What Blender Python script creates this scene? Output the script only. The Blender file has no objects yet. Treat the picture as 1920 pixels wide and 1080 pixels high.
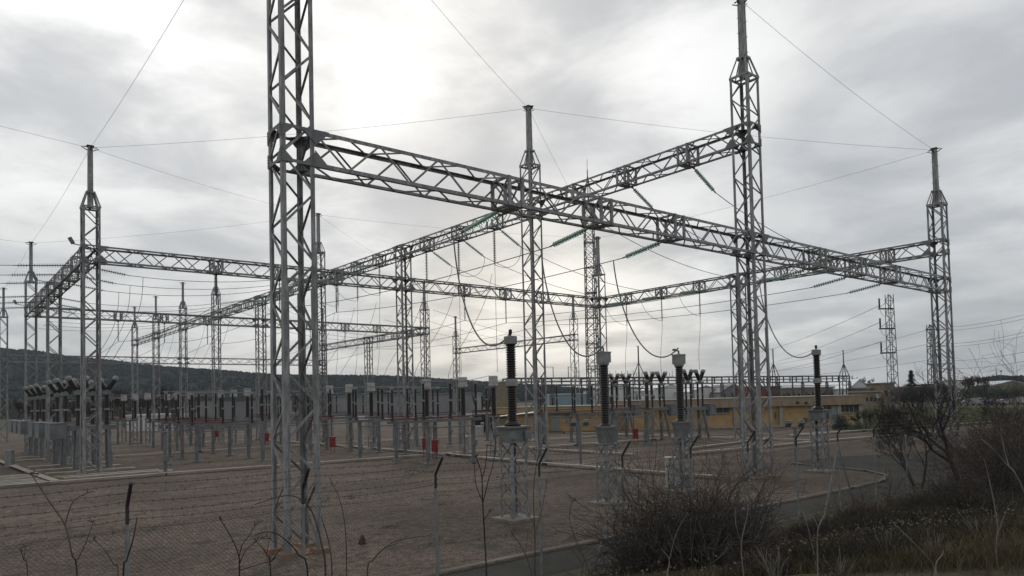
import bpy, math, random
from mathutils import Vector, Matrix
R = math.radians
SC = bpy.context.scene
COL = SC.collection
rnd = random.Random(7)

# ------------------------------------------------------------------ camera
F, PITCH, ROLL, YAW, CY, HC = 1340.6, .0363, .0244, .6876, 159.83, 4.5
cy_, sy_ = math.cos(YAW), math.sin(YAW)
RIGHT0 = Vector((cy_, -sy_, 0)); FWD0 = Vector((sy_, cy_, 0))
fw = FWD0*math.cos(PITCH) + Vector((0, 0, math.sin(PITCH)))
up0 = RIGHT0.cross(fw)
rc = RIGHT0*math.cos(ROLL) - up0*math.sin(ROLL)
uc = RIGHT0*math.sin(ROLL) + up0*math.cos(ROLL)
cam = bpy.data.cameras.new('camera'); camo = bpy.data.objects.new('camera', cam); COL.objects.link(camo)
camo.matrix_world = Matrix(((rc.x, uc.x, -fw.x, 0), (rc.y, uc.y, -fw.y, 0), (rc.z, uc.z, -fw.z, HC), (0, 0, 0, 1)))
cam.sensor_width = 36; cam.lens = F/1920*36; cam.shift_y = CY/1920
cam.clip_start = .1; cam.clip_end = 30000
SC.camera = camo

def ray(px, py):                       # direction in the world of a point of the photograph
    return rc*(px-960) + uc*(540+CY-py) + fw*F
def P(px, py, d):                      # point at depth d (metres straight ahead)
    r = ray(px, py); t = d/(r.dot(FWD0)); return Vector((0, 0, HC)) + r*t
def G(px, py, z=0.0):                  # point on a level plane
    r = ray(px, py); t = (z-HC)/r.z; return Vector((0, 0, HC)) + r*t
def L(lat, d, z=0.0):                  # lateral / depth -> world
    return RIGHT0*lat + FWD0*d + Vector((0, 0, z))

def ground_z(u, v):
    t = min(1, max(0, (13.0-v)/2.6)); t = t*t*(3-2*t)
    z = t*1.0
    if v < 10.4: z += min(10.4-v, 14)*.19
    if u > 24: z -= min(1, (u-24)/20)*.25*t
    return z

# ------------------------------------------------------------------ materials
def mat(name, col, rough=.6, metal=0, var=.15, scale=6, detail=4, col2=None, bump=0, spec=None, stretch=None):
    m = bpy.data.materials.new(name); m.use_nodes = True
    nt = m.node_tree; b = nt.nodes['Principled BSDF']
    b.inputs['Roughness'].default_value = rough; b.inputs['Metallic'].default_value = metal
    if spec is not None: b.inputs['Specular IOR Level'].default_value = spec
    tc = nt.nodes.new('ShaderNodeTexCoord'); n = nt.nodes.new('ShaderNodeTexNoise')
    n.inputs['Scale'].default_value = scale; n.inputs['Detail'].default_value = detail
    src = tc.outputs['Object']
    if stretch:
        mp = nt.nodes.new('ShaderNodeMapping'); mp.inputs['Scale'].default_value = stretch
        nt.links.new(src, mp.inputs['Vector']); src = mp.outputs['Vector']
    nt.links.new(src, n.inputs['Vector'])
    r = nt.nodes.new('ShaderNodeValToRGB')
    r.color_ramp.elements[0].position = .3; r.color_ramp.elements[1].position = .7
    c2 = col2 if col2 else tuple(min(1, c*(1+var)) for c in col)
    c1 = tuple(c*(1-var) for c in col) if not col2 else col
    r.color_ramp.elements[0].color = (*c1, 1); r.color_ramp.elements[1].color = (*c2, 1)
    nt.links.new(n.outputs['Fac'], r.inputs['Fac']); nt.links.new(r.outputs['Color'], b.inputs['Base Color'])
    if bump:
        bp = nt.nodes.new('ShaderNodeBump'); bp.inputs['Strength'].default_value = bump
        nt.links.new(n.outputs['Fac'], bp.inputs['Height']); nt.links.new(bp.outputs['Normal'], b.inputs['Normal'])
    return m
M = {}
M['steel'] = mat('galvanised_steel', (.285, .287, .290), .55, .1, .25, 1.7, 7)
def weather(m):
    nt = m.node_tree; N = nt.nodes; K = nt.links; b = N['Principled BSDF']; tc = N['Texture Coordinate']
    mp = N.new('ShaderNodeMapping'); mp.inputs['Scale'].default_value = (5, 5, .9); K.new(tc.outputs['Object'], mp.inputs['Vector'])
    n = N.new('ShaderNodeTexNoise'); n.inputs['Scale'].default_value = 1.6; n.inputs['Detail'].default_value = 8; n.inputs['Roughness'].default_value = .7; K.new(mp.outputs[0], n.inputs['Vector'])
    r = N.new('ShaderNodeValToRGB'); r.color_ramp.elements[0].position = .40; r.color_ramp.elements[0].color = (.62, .60, .58, 1); r.color_ramp.elements[1].position = .62; r.color_ramp.elements[1].color = (1.22, 1.22, 1.22, 1)
    K.new(n.outputs[0], r.inputs[0]); x = N.new('ShaderNodeMix'); x.data_type = 'RGBA'; x.blend_type = 'MULTIPLY'; x.inputs[0].default_value = 1
    K.new(b.inputs['Base Color'].links[0].from_socket, x.inputs[6]); K.new(r.outputs[0], x.inputs[7])
    q = N.new('ShaderNodeMapRange'); q.inputs[1].default_value = .60; q.inputs[2].default_value = .72; q.inputs[3].default_value = 0; q.inputs[4].default_value = .55
    n2 = N.new('ShaderNodeTexNoise'); n2.inputs['Scale'].default_value = 3.3; n2.inputs['Detail'].default_value = 6; K.new(tc.outputs['Object'], n2.inputs['Vector']); K.new(n2.outputs[0], q.inputs[0])
    y = N.new('ShaderNodeMix'); y.data_type = 'RGBA'; K.new(q.outputs[0], y.inputs[0]); K.new(x.outputs[2], y.inputs[6]); y.inputs[7].default_value = (.13, .085, .055, 1); K.new(y.outputs[2], b.inputs['Base Color'])
weather(M['steel'])
M['steel_b'] = mat('galvanised_brace', (.28, .282, .285), .55, .1, .28, 2.3, 6)
weather(M['steel_b'])
M['plate'] = mat('galvanised_plate', (.19, .192, .195), .6, .15, .22, 2.5, 6)
M['equip'] = mat('grey_equipment_paint', (.155, .165, .168), .55, 0, .25, 2.0, 6)
M['tank'] = mat('weathered_tank_paint', (.115, .125, .125), .55, 0, .3, 3.0, 6, col2=(.19, .20, .195))
M['dull'] = mat('dull_weathered_steel', (.10, .102, .104), .7, .1, .25, 1.2, 5)
M['lightgrey'] = mat('light_grey_metal', (.25, .255, .245), .55, 0, .25, 3, 5)
M['white'] = mat('white_paint', (.43, .43, .41), .55, 0, .16, 3, 5)
M['porc'] = mat('brown_porcelain', (.013, .0075, .0065), .38, 0, .3, 4, 3)
M['glass'] = mat('green_glass', (.50, .68, .61), .3, 0, .2, 9, 2)
_b = M['glass'].node_tree.nodes['Principled BSDF']; _b.inputs['Transmission Weight'].default_value = .45
M['dglass'] = mat('dark_insulator', (.06, .085, .085), .25, 0, .2, 9, 2)
M['wire'] = mat('aluminium_wire', (.16, .165, .17), .5, .4, .1, 2, 2)
M['dark'] = mat('dark_metal', (.03, .032, .035), .5, .3, .2, 4, 3)
M['red'] = mat('red_paint', (.25, .018, .018), .5, 0, .2, 5, 3)
M['redrod'] = mat('faded_red_paint', (.15, .045, .042), .6, 0, .3, 3, 3)
M['conc'] = mat('concrete', (.25, .225, .19), .9, 0, .3, 2.2, 8, bump=.2)
M['concl'] = mat('trench_concrete', (.33, .295, .24), .9, 0, .3, 1.6, 8, bump=.2)
M['kerb'] = mat('dirty_kerb', (.085, .078, .068), .95, 0, .3, .45, 9, col2=(.26, .235, .20), bump=.2)
M['rust'] = mat('rust_stained_concrete', (.14, .12, .10), .9, 0, .35, 2.2, 8, col2=(.30, .16, .08))
M['fencepost'] = mat('galvanised_post', (.25, .26, .26), .6, .2, .3, 5, 5)
M['dpost'] = mat('tarred_post', (.035, .032, .03), .7, 0, .4, 6, 4)
M['mesh'] = mat('mesh_wire', (.10, .095, .085), .6, .2, .2, 3, 2)
M['yellow'] = mat('ochre_render', (.43, .295, .145), .9, 0, .18, 1.2, 8)
M['ochre2'] = mat('pale_ochre_brick', (.235, .195, .135), .9, 0, .15, 2, 6)
M['fascia'] = mat('exposed_aggregate', (.30, .235, .165), .95, 0, .2, 1.2, 8, bump=.3, stretch=(3, 3, .5))
M['column'] = mat('building_concrete', (.33, .30, .25), .9, 0, .15, 2, 6)
M['door'] = mat('grey_door', (.26, .27, .27), .5, 0, .1, 2, 4)
M['window'] = mat('dark_window', (.05, .055, .06), .15, 0, .2, 2, 2)
M['greywall'] = mat('grey_cladding', (.23, .235, .235), .7, 0, .12, .35, 6)
M['whitewall'] = mat('white_wall', (.62, .61, .58), .8, 0, .08, .8, 5)
M['roofw'] = mat('pale_roof_sheet', (.60, .63, .66), .5, 0, .08, .5, 4)
M['roofb'] = mat('blue_grey_roof', (.22, .30, .35), .5, 0, .1, .5, 4)
M['roofd'] = mat('dark_roof', (.10, .10, .105), .7, 0, .15, .5, 4)
M['redwall'] = mat('brick_red_wall', (.19, .085, .066), .9, 0, .2, 1, 5)
M['bark'] = mat('bare_bark', (.058, .047, .042), .9, 0, .35, 6, 4)
M['barkd'] = mat('dark_bark', (.032, .026, .024), .9, 0, .35, 6, 4)
M['barkl'] = mat('pale_dead_stem', (.20, .18, .155), .9, 0, .3, 6, 4)
M['bush'] = mat('bramble_bark', (.055, .044, .038), .9, 0, .4, 5, 4)
M['redtwig'] = mat('reddish_twig', (.085, .062, .051), .9, 0, .35, 6, 4)
M['deadleaf'] = mat('dead_leaf', (.055, .042, .028), .9, 0, .5, 9, 3)
M['palelitter'] = mat('pale_litter', (.12, .10, .075), .9, 0, .5, 9, 3)
M['needle'] = mat('conifer_needles', (.025, .04, .028), .9, 0, .5, 3, 3)
M['pine'] = mat('hill_pines', (.017, .023, .018), .95, 0, .3, .03, 4, spec=.02)
M['hillside'] = mat('hillside_scrub', (.010, .013, .011), .95, 0, .3, .01, 5, col2=(.026, .027, .021), spec=.02)
M['olive'] = mat('olive_leaves', (.05, .06, .03), .9, 0, .5, 4, 3)
M['oldgrass'] = mat('dry_grass', (.066, .056, .033), .9, 0, .5, 1.2, 4, col2=(.17, .138, .085), spec=.1)
M['heather'] = mat('dark_tussock', (.035, .034, .025), .9, 0, .5, 2, 4, col2=(.085, .074, .052), spec=.1)
M['lawn'] = mat('lawn_grass', (.034, .044, .016), .95, 0, .3, .25, 8, col2=(.06, .062, .026), bump=.4, spec=.05)
M['tyre'] = mat('tyre_rubber', (.02, .02, .02), .8)
M['bluecar'] = mat('blue_car_paint', (.06, .08, .20), .3)
M['soil'] = mat('soil_stones', (.19, .165, .14), .95, 0, .3, 8, 6, bump=.4)
M['redmark'] = mat('banner_red', (.45, .03, .04), .6)
M['lens'] = mat('lamp_glass', (.55, .58, .60), .12, 0, .1)

def ground_material():
    m = bpy.data.materials.new('yard_gravel_and_bank'); m.use_nodes = True
    nt = m.node_tree; N = nt.nodes; K = nt.links; b = N['Principled BSDF']
    b.inputs['Roughness'].default_value = .95; b.inputs['Specular IOR Level'].default_value = .2
    geo = N.new('ShaderNodeNewGeometry'); sep = N.new('ShaderNodeSeparateXYZ'); K.new(geo.outputs['Position'], sep.inputs[0])
    def noise(s, d, r=.5):
        n = N.new('ShaderNodeTexNoise'); n.inputs['Scale'].default_value = s; n.inputs['Detail'].default_value = d
        n.inputs['Roughness'].default_value = r; K.new(geo.outputs['Position'], n.inputs['Vector']); return n
    def ramp(src, p0, p1, c0, c1):
        r = N.new('ShaderNodeValToRGB'); r.color_ramp.elements[0].position = p0; r.color_ramp.elements[1].position = p1
        r.color_ramp.elements[0].color = (*c0, 1); r.color_ramp.elements[1].color = (*c1, 1); K.new(src, r.inputs[0]); return r.outputs[0]
    def mix(f, a, c, mode='MIX'):
        x = N.new('ShaderNodeMix'); x.data_type = 'RGBA'; x.blend_type = mode
        if isinstance(f, float): x.inputs[0].default_value = f
        else: K.new(f, x.inputs[0])
        K.new(a, x.inputs[6])
        if isinstance(c, tuple): x.inputs[7].default_value = (*c, 1)
        else: K.new(c, x.inputs[7])
        return x.outputs[2]
    vor = N.new('ShaderNodeTexVoronoi'); vor.inputs['Scale'].default_value = 27; K.new(geo.outputs['Position'], vor.inputs['Vector'])
    vs = N.new('ShaderNodeSeparateColor'); K.new(vor.outputs['Color'], vs.inputs[0])
    stones = ramp(vs.outputs[0], .05, .95, (.080, .064, .053), (.225, .180, .148))
    big = noise(.16, 7, .6); tone = ramp(big.outputs[0], .40, .60, (.68, .665, .655), (1.06, 1.03, 1.0))
    g = mix(1.0, stones, tone, 'MULTIPLY')
    fine = ramp(noise(3.6, 8, .7).outputs[0], .38, .62, (.58, .56, .54), (1.32, 1.30, 1.26)); g = mix(1.0, g, fine, 'MULTIPLY')
    mid = noise(1.1, 6, .65); weed = ramp(mid.outputs[0], .49, .60, (0, 0, 0), (.85, .85, .85))
    # weeds lie in drifts parallel to the road
    mp = N.new('ShaderNodeMapping'); mp.inputs['Scale'].default_value = (.16, .45, 1); K.new(geo.outputs['Position'], mp.inputs['Vector'])
    dn = N.new('ShaderNodeTexNoise'); dn.inputs['Scale'].default_value = 1.0; dn.inputs['Detail'].default_value = 4; K.new(mp.outputs[0], dn.inputs['Vector'])
    drift = ramp(dn.outputs[0], .47, .57, (0, 0, 0), (1, 1, 1))
    wm = mix(1.0, weed, drift, 'MULTIPLY')
    wmask = N.new('ShaderNodeSeparateColor'); K.new(wm, wmask.inputs[0])
    g = mix(wmask.outputs[0], g, (.055, .052, .038))
    soil = ramp(noise(2.4, 8, .65).outputs[0], .35, .7, (.035, .030, .022), (.085, .078, .042))
    # bank side of the fence
    wob = noise(.7, 4); ad = N.new('ShaderNodeMath'); ad.operation = 'MULTIPLY_ADD'
    K.new(wob.outputs[0], ad.inputs[0]); ad.inputs[1].default_value = 1.0; K.new(sep.outputs[1], ad.inputs[2])
    mr = N.new('ShaderNodeMapRange'); mr.inputs[1].default_value = 13.2; mr.inputs[2].default_value = 13.9; mr.inputs[3].default_value = 1; mr.inputs[4].default_value = 0
    K.new(ad.outputs[0], mr.inputs[0]); g = mix(mr.outputs[0], g, soil)
    # open country outside the yard
    far = N.new('ShaderNodeVectorMath'); far.operation = 'LENGTH'; K.new(geo.outputs['Position'], far.inputs[0])
    mr2 = N.new('ShaderNodeMapRange'); mr2.inputs[1].default_value = 185; mr2.inputs[2].default_value = 230; K.new(far.outputs['Value'], mr2.inputs[0])
    field = ramp(noise(.02, 6).outputs[0], .4, .62, (.085, .075, .045), (.06, .068, .035))
    g = mix(mr2.outputs[0], g, field)
    K.new(g, b.inputs['Base Color'])
    bp = N.new('ShaderNodeBump'); bp.inputs['Strength'].default_value = .4; bp.inputs['Distance'].default_value = .02
    K.new(vor.outputs['Distance'], bp.inputs['Height']); K.new(bp.outputs[0], b.inputs['Normal'])
    return m
M['ground'] = ground_material()

def asphalt():
    m = mat('worn_asphalt', (.030, .030, .027), .95, 0, .2, 34, 6, col2=(.085, .081, .072), bump=.3, spec=.15)
    nt = m.node_tree; b = nt.nodes['Principled BSDF']; n = nt.nodes.new('ShaderNodeTexNoise'); n.inputs['Scale'].default_value = .5; n.inputs['Detail'].default_value = 7
    tc = nt.nodes['Texture Coordinate']; nt.links.new(tc.outputs['Object'], n.inputs['Vector'])
    x = nt.nodes.new('ShaderNodeMix'); x.data_type = 'RGBA'; x.blend_type = 'MULTIPLY'; x.inputs[0].default_value = 1
    r = nt.nodes.new('ShaderNodeValToRGB'); r.color_ramp.elements[0].color = (.6, .6, .58, 1); r.color_ramp.elements[1].color = (1.3, 1.27, 1.2, 1)
    r.color_ramp.elements[0].position = .3; r.color_ramp.elements[1].position = .7
    nt.links.new(n.outputs[0], r.inputs[0]); old = b.inputs['Base Color'].links[0].from_socket
    nt.links.new(old, x.inputs[6]); nt.links.new(r.outputs[0], x.inputs[7]); nt.links.new(x.outputs[2], b.inputs['Base Color'])
    return m
M['asphalt'] = asphalt()

# ------------------------------------------------------------------ mesh builder
class MB:
    def __init__(s): s.v = []; s.f = []
    def add(s, vs, fs):
        o = len(s.v); s.v += [tuple(v) for v in vs]; s.f += [tuple(i+o for i in f) for f in fs]
    def box(s, c, d, rz=0, taper=1):
        c = Vector(c); hx, hy, hz = d[0]/2, d[1]/2, d[2]/2; ca, sa = math.cos(rz), math.sin(rz); vs = []
        for z, t in ((-hz, 1), (hz, taper)):
            for x, y in ((-hx, -hy), (hx, -hy), (hx, hy), (-hx, hy)):
                x *= t; y *= t
                vs.append((c.x+x*ca-y*sa, c.y+x*sa+y*ca, c.z+z))
        s.add(vs, [(3, 2, 1, 0), (4, 5, 6, 7), (0, 1, 5, 4), (1, 2, 6, 5), (2, 3, 7, 6), (3, 0, 4, 7)])
    def bar(s, a, b, w, h=None, up=(0, 0, 1), w2=None):
        a, b = Vector(a), Vector(b); h = h or w; d = (b-a)
        if d.length < 1e-6: return
        d.normalize(); up = Vector(up)
        if abs(d.dot(up)) > .97: up = Vector((0, 1, 0)) if abs(d.y) < .9 else Vector((1, 0, 0))
        x = d.cross(up).normalized(); y = x.cross(d)
        k = (w2/w) if w2 else 1
        vs = []
        for p, t in ((a, 1), (b, k)):
            for i, j in ((-1, -1), (1, -1), (1, 1), (-1, 1)): vs.append(p+x*(w/2*i*t)+y*(h/2*j*t))
        s.add(vs, [(0, 1, 2, 3), (7, 6, 5, 4), (4, 5, 1, 0), (5, 6, 2, 1), (6, 7, 3, 2), (7, 4, 0, 3)])
    def ell(s, a, b, w, t, d1, d2, wb=None):       # L-section bar, corner on the line a-b, flanges along d1 and d2
        a, b, d1, d2 = Vector(a), Vector(b), Vector(d1), Vector(d2); vs = []
        for p, ww in ((a, w), (b, wb or w)):
            vs += [p, p+d1*ww, p+d1*ww+d2*t, p+d1*t+d2*t, p+d1*t+d2*ww, p+d2*ww]
        s.add(vs, [tuple(range(6)), tuple(range(11, 5, -1))]+[(i, i+6, (i+1) % 6+6, (i+1) % 6) for i in range(6)])
    def tube(s, pts, r, n=5, r2=None, cap=True):
        pts = [Vector(p) for p in pts]; m = len(pts); o = len(s.v); ref = None
        for i, p in enumerate(pts):
            d = (pts[min(i+1, m-1)]-pts[max(i-1, 0)]).normalized()
            if ref is None:
                ref = d.cross(Vector((0, 0, 1)))
                if ref.length < .05: ref = d.cross(Vector((0, 1, 0)))
            x = (ref-d*ref.dot(d)).normalized(); y = d.cross(x); ref = x
            rr = r if r2 is None else r+(r2-r)*i/(m-1)
            for k in range(n):
                a = 2*math.pi*k/n; q = p+x*(rr*math.cos(a))+y*(rr*math.sin(a)); s.v.append((q.x, q.y, q.z))
        for i in range(m-1):
            for k in range(n):
                s.f.append((o+i*n+k, o+i*n+(k+1) % n, o+(i+1)*n+(k+1) % n, o+(i+1)*n+k))
        if cap:
            s.f.append(tuple(o+k for k in range(n-1, -1, -1))); s.f.append(tuple(o+(m-1)*n+k for k in range(n)))
    def lathe(s, prof, c=(0, 0, 0), n=12, axis=None):   # prof = [(r, z)...] about local z, or about axis from c
        c = Vector(c); q = Vector((0, 0, 1)).rotation_difference(Vector(axis)) if axis is not None else None; o = len(s.v)
        for r, z in prof:
            for k in range(n):
                a = 2*math.pi*k/n; p = Vector((r*math.cos(a), r*math.sin(a), z))
                if q: p = q @ p
                p += c; s.v.append((p.x, p.y, p.z))
        m = len(prof)
        for i in range(m-1):
            for k in range(n): s.f.append((o+i*n+k, o+i*n+(k+1) % n, o+(i+1)*n+(k+1) % n, o+(i+1)*n+k))
        s.f.append(tuple(o+k for k in range(n-1, -1, -1))); s.f.append(tuple(o+(m-1)*n+k for k in range(n)))
    def prism(s, poly, ext):               # polygon (3-D points) extruded by ext
        ext = Vector(ext); p = [Vector(q) for q in poly]; n = len(p)
        s.add(p+[q+ext for q in p], [tuple(range(n-1, -1, -1)), tuple(range(n, 2*n))]+[(i, (i+1) % n, (i+1) % n+n, i+n) for i in range(n)])
    def build(s, name, m, parent=None, smooth=False, loc=None):
        me = bpy.data.meshes.new(name); me.from_pydata(s.v, [], s.f); me.validate(); me.update()
        me.materials.append(M[m] if isinstance(m, str) else m)
        if smooth: me.polygons.foreach_set('use_smooth', [True]*len(me.polygons))
        o = bpy.data.objects.new(name, me); COL.objects.link(o)
        if parent: o.parent = parent
        if loc is not None: o.location = loc
        return o
def tag(o, label, cat, group=None):
    o['label'] = label; o['category'] = cat
    if group: o['group'] = group
    return o
def thing(name, loc, label, cat, group=None, rz=0):
    o = bpy.data.objects.new(name, None); COL.objects.link(o); o.location = loc; o.rotation_euler = (0, 0, rz)
    o.empty_display_size = .3
    return tag(o, label, cat, group)
def structure(o): o['kind'] = 'structure'; return o
def stuff(o): o['kind'] = 'stuff'; return o
def dup(root, loc, label, group=None, rz=None, scale=None):
    c = root.copy(); COL.objects.link(c); c.location = loc; c['label'] = label
    if group: c['group'] = group
    if rz is not None: c.rotation_euler = (0, 0, rz)
    if scale: c.scale = scale
    for ch in root.children:
        k = ch.copy(); COL.objects.link(k); k.parent = c
        for g in ch.children:
            q = g.copy(); COL.objects.link(q); q.parent = k
    return c

# ------------------------------------------------------------------ ground, roads
def spaced():
    a = [-7000, -3000, -1500, -700, -350, -200, -120, -80, -60, -45, -35, -28]
    a += [-24+i*1.0 for i in range(0, 85)]
    a += [62, 66, 72, 80, 90, 105, 125, 150, 200, 300, 500, 900, 1600, 3000, 7000]
    return a
us = spaced(); vs_ = [v for v in spaced() if not (-24 < v < 16)] + [-24+i*.5 for i in range(0, 80)]
vs_ = sorted(set(vs_))
g = MB()
for v in vs_:
    for u in us:
        z = ground_z(u, v) if abs(u) < 400 and v > -400 else ground_z(0, max(v, -4))
        if v < 10 and abs(u) < 70: z += .10*math.sin(u*1.3+v*.7)*math.sin(v*1.1-u*.4)+.05*math.sin(u*3.1)*math.sin(v*2.7)
        g.v.append((u, v, z))
nu = len(us)
for j in range(len(vs_)-1):
    for i in range(nu-1): g.f.append((j*nu+i, j*nu+i+1, (j+1)*nu+i+1, (j+1)*nu+i))
structure(g.build('ground', 'ground', smooth=True))

def sheet(name, pts, z, m, thick=None):
    s = MB(); s.prism([(p[0], p[1], z-(thick or .5)) for p in pts], (0, 0, thick or .5)); return structure(s.build(name, m))
road = [(-40, 13.1), (-40, 15.62), (33, 15.62), (36.5, 15.75), (39, 16.6), (40.6, 18.4), (41.4, 20.6), (42.0, 23.3), (44.0, 24.6), (47, 24.4), (50, 23.3), (54, 21.5), (62, 20.0), (95, 18.5), (95, 12.9), (40, 13.0)]
sheet('road', road, .012, 'asphalt', .2)
def strip(pts, w, h, m, name):             # a low concrete strip along a polyline
    s = MB(); pts = [Vector((p[0], p[1], 0)) for p in pts]
    n = len(pts); L0 = []
    for i, p in enumerate(pts):
        d = (pts[min(i+1, n-1)]-pts[max(i-1, 0)]).normalized(); k = Vector((-d.y, d.x, 0))*(w/2)
        L0.append((p+k, p-k))
    for i in range(n-1):
        a, b = L0[i]; c, d = L0[i+1]
        o = len(s.v)
        for q in (a, b, d, c):
            s.v.append((q.x, q.y, -.2))
        for q in (a, b, d, c): s.v.append((q.x, q.y, h))
        s.f += [(o+3, o+2, o+1, o), (o+4, o+5, o+6, o+7), (o, o+1, o+5, o+4), (o+2, o+3, o+7, o+6)]
        if i == 0: s.f.append((o, o+4, o+7, o+3)) if False else s.f.append((o+1, o, o+4, o+5))
    return structure(s.build(name, m))
strip([(-40, 15.72), (33, 15.72), (36.5, 15.86), (38.9, 16.7), (40.5, 18.5), (41.3, 20.6), (41.9, 23.3), (41.6, 25.5)], .2, .10, 'kerb', 'kerb')
for pts, w in [
    ([(-6, 51.6), (12.4, 51.5), (34.2, 49.6)], .55), ([(34.3, 49.6), (58, 46.9)], .5),
    ([(32.4, 22.5), (32.2, 36), (33.2, 48.9)], .5), ([(33.2, 50.5), (33.4, 92)], .5),
    ([(41.3, 47.3), (41.2, 36)], .5), ([(46.5, 36.2), (62, 37.4)], .45),
    ([(12, 74.6), (33, 74.2)], .5), ([(34, 74.2), (62, 69)], .5), ([(14, 93), (33, 92.5)], .5), ([(20, 112), (50, 108)], .5),
    ([(44, 33.2), (62, 31.9), (80, 29)], .5), ([(62, 31.4), (62.5, 66)], .5), ([(68, 38.6), (80, 36.5), (105, 32)], .6),
    ([(48, 57.5), (66, 55)], .5), ([(6.2, 52.2), (6.0, 56), (4.5, 92)], .5)]:
    strip(pts, w, .2, 'concl', 'path')
# cable-duct covers and slabs round the left-hand breakers
for i in range(8):
    v0 = 52.3+i*1.05
    sheet('path', [(-9, v0), (6.0-i*.03, v0), (6.0-i*.03, v0+.62), (-9, v0+.62)], .12, 'concl' if i % 2 else 'conc', .3)
for i, (a, b, c, w) in enumerate([(7.0, 13.6, 54.6, .7), (6.6, 13.0, 56.0, .5), (6.6, 12.2, 59.6, .8), (6.4, 12.0, 63.5, .9), (6.3, 12.0, 68, .9), (6.3, 12, 78, .9), (6.3, 12, 83, .9)]):
    sheet('path', [(a, c), (b, c-.1), (b, c-.1+w), (a, c+w)], .10, 'concl', .3)
# ------------------------------------------------------------------ lattice steelwork
def lattice_tower_parts(t, side0, side1, z0, z1, legw, panel, thin=.05, zleg=None):
    """four legs and their zig-zag bracing, local coordinates"""
    def half(z): return (side0+(side1-side0)*min(1, z/8.0))/2
    zz = zleg or 8.0
    for sx in (-1, 1):
        for sy in (-1, 1):
            b = MB()
            pts = [z0, min(zz, z1), z1]
            for k in range(2):
                za, zb = pts[k], pts[k+1]
                if zb-za < .05: continue
                wk = legw if k == 0 else legw*.78
                b.ell((sx*half(za), sy*half(za), za), (sx*half(zb), sy*half(zb), zb), wk, .022, (-sx, 0, 0), (0, -sy, 0))
            b.build('leg', 'steel', t)
    b = MB(); n = max(2, int((z1-z0)/panel)); dz = (z1-z0)/n
    for fi, (ax, sg) in enumerate((('x', -1), ('y', 1), ('x', 1), ('y', -1))):
        for i in range(n):
            za, zb = z0+i*dz, z0+(i+1)*dz; s = 1 if (i+fi) % 2 else -1
            ha, hb = half(za)-.012, half(zb)-.012
            if ax == 'x': a = (-s*ha, sg*ha, za); c = (s*hb, sg*hb, zb); up = (0, 1, 0)
            else: a = (sg*ha, -s*ha, za); c = (sg*hb, s*hb, zb); up = (1, 0, 0)
            a = Vector(a); c = Vector(c); d = (c-a)
            b.bar(a+d*.03, c-d*.03, thin*1.5, .014, up=up)
            inn = Vector(up)*(-sg*.03)
            b.bar(a+d*.03+inn, c-d*.03+inn, .014, thin*1.1, up=up)
    b.build('bracing', 'steel_b', t)
    return half
def joint(t, half, zc, h, axes):
    """gusset plates round a column where a beam frames in"""
    b = MB(); a = half(zc)+.012; z0, z1 = zc-h/2, zc+h/2; th = .016
    cut = {('x', 1): 'E', ('x', -1): 'W', ('y', 1): 'N', ('y', -1): 'S'}
    for ax in 'xy':
        for sg in (-1, 1):
            def pt(s, z, o=0): return (s, sg*(a+o), z) if ax == 'x' else (sg*(a+o), s, z)
            ext = (0, sg*th, 0) if ax == 'x' else (sg*th, 0, 0)
            e = .36
            for zt, k in ((z1, -1), (z0, 1)):
                b.prism([pt(-a, zt), pt(a, zt), pt(a, zt+k*.10), pt(-a, zt+k*.10)], ext)
                for s in (-1, 1):
                    b.prism([pt(s*a*.99, zt+k*.10), pt(s*(a-.36), zt+k*.10), pt(s*a*.99, zt+k*.44)], ext)
                    if cut[(ax, s)] in axes:
                        b.prism([pt(s*a, zt), pt(s*(a+e+.12), zt), pt(s*(a+e), zt+k*.16), pt(s*a, zt+k*.52)], ext)
    for zt in (z0+.03, z1-.05):
        for sx in (-1, 1):
            for sy in (-1, 1):
                b.prism([(sx*a*.96, sy*a*.96, zt), (sx*.04, sy*a*.96, zt), (sx*a*.96, sy*.04, zt)], (0, 0, .014))
    g_ = b.build('gusset_plate', 'plate', t)
    if math.hypot(t.location.x, t.location.y) < 60:
        b = MB()
        for sg in (-1, 1):
            for s in (-1, 1):
                for zt, k in ((z1, -1), (z0, 1)):
                    for j in range(4):
                        b.lathe([(.02, 0), (.02, .022)], (s*(a-.06), sg*(a+th), zt+k*(.07+.09*j)), 6, (0, sg, 0)); b.lathe([(.02, 0), (.02, .022)], (sg*(a+th), s*(a-.06), zt+k*(.07+.09*j)), 6, (sg, 0, 0))
        stuff(b.build('bolt', 'plate', g_))
ZA, ZB, ZC, BH = 12.42, 15.35, 18.33, 1.16
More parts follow.
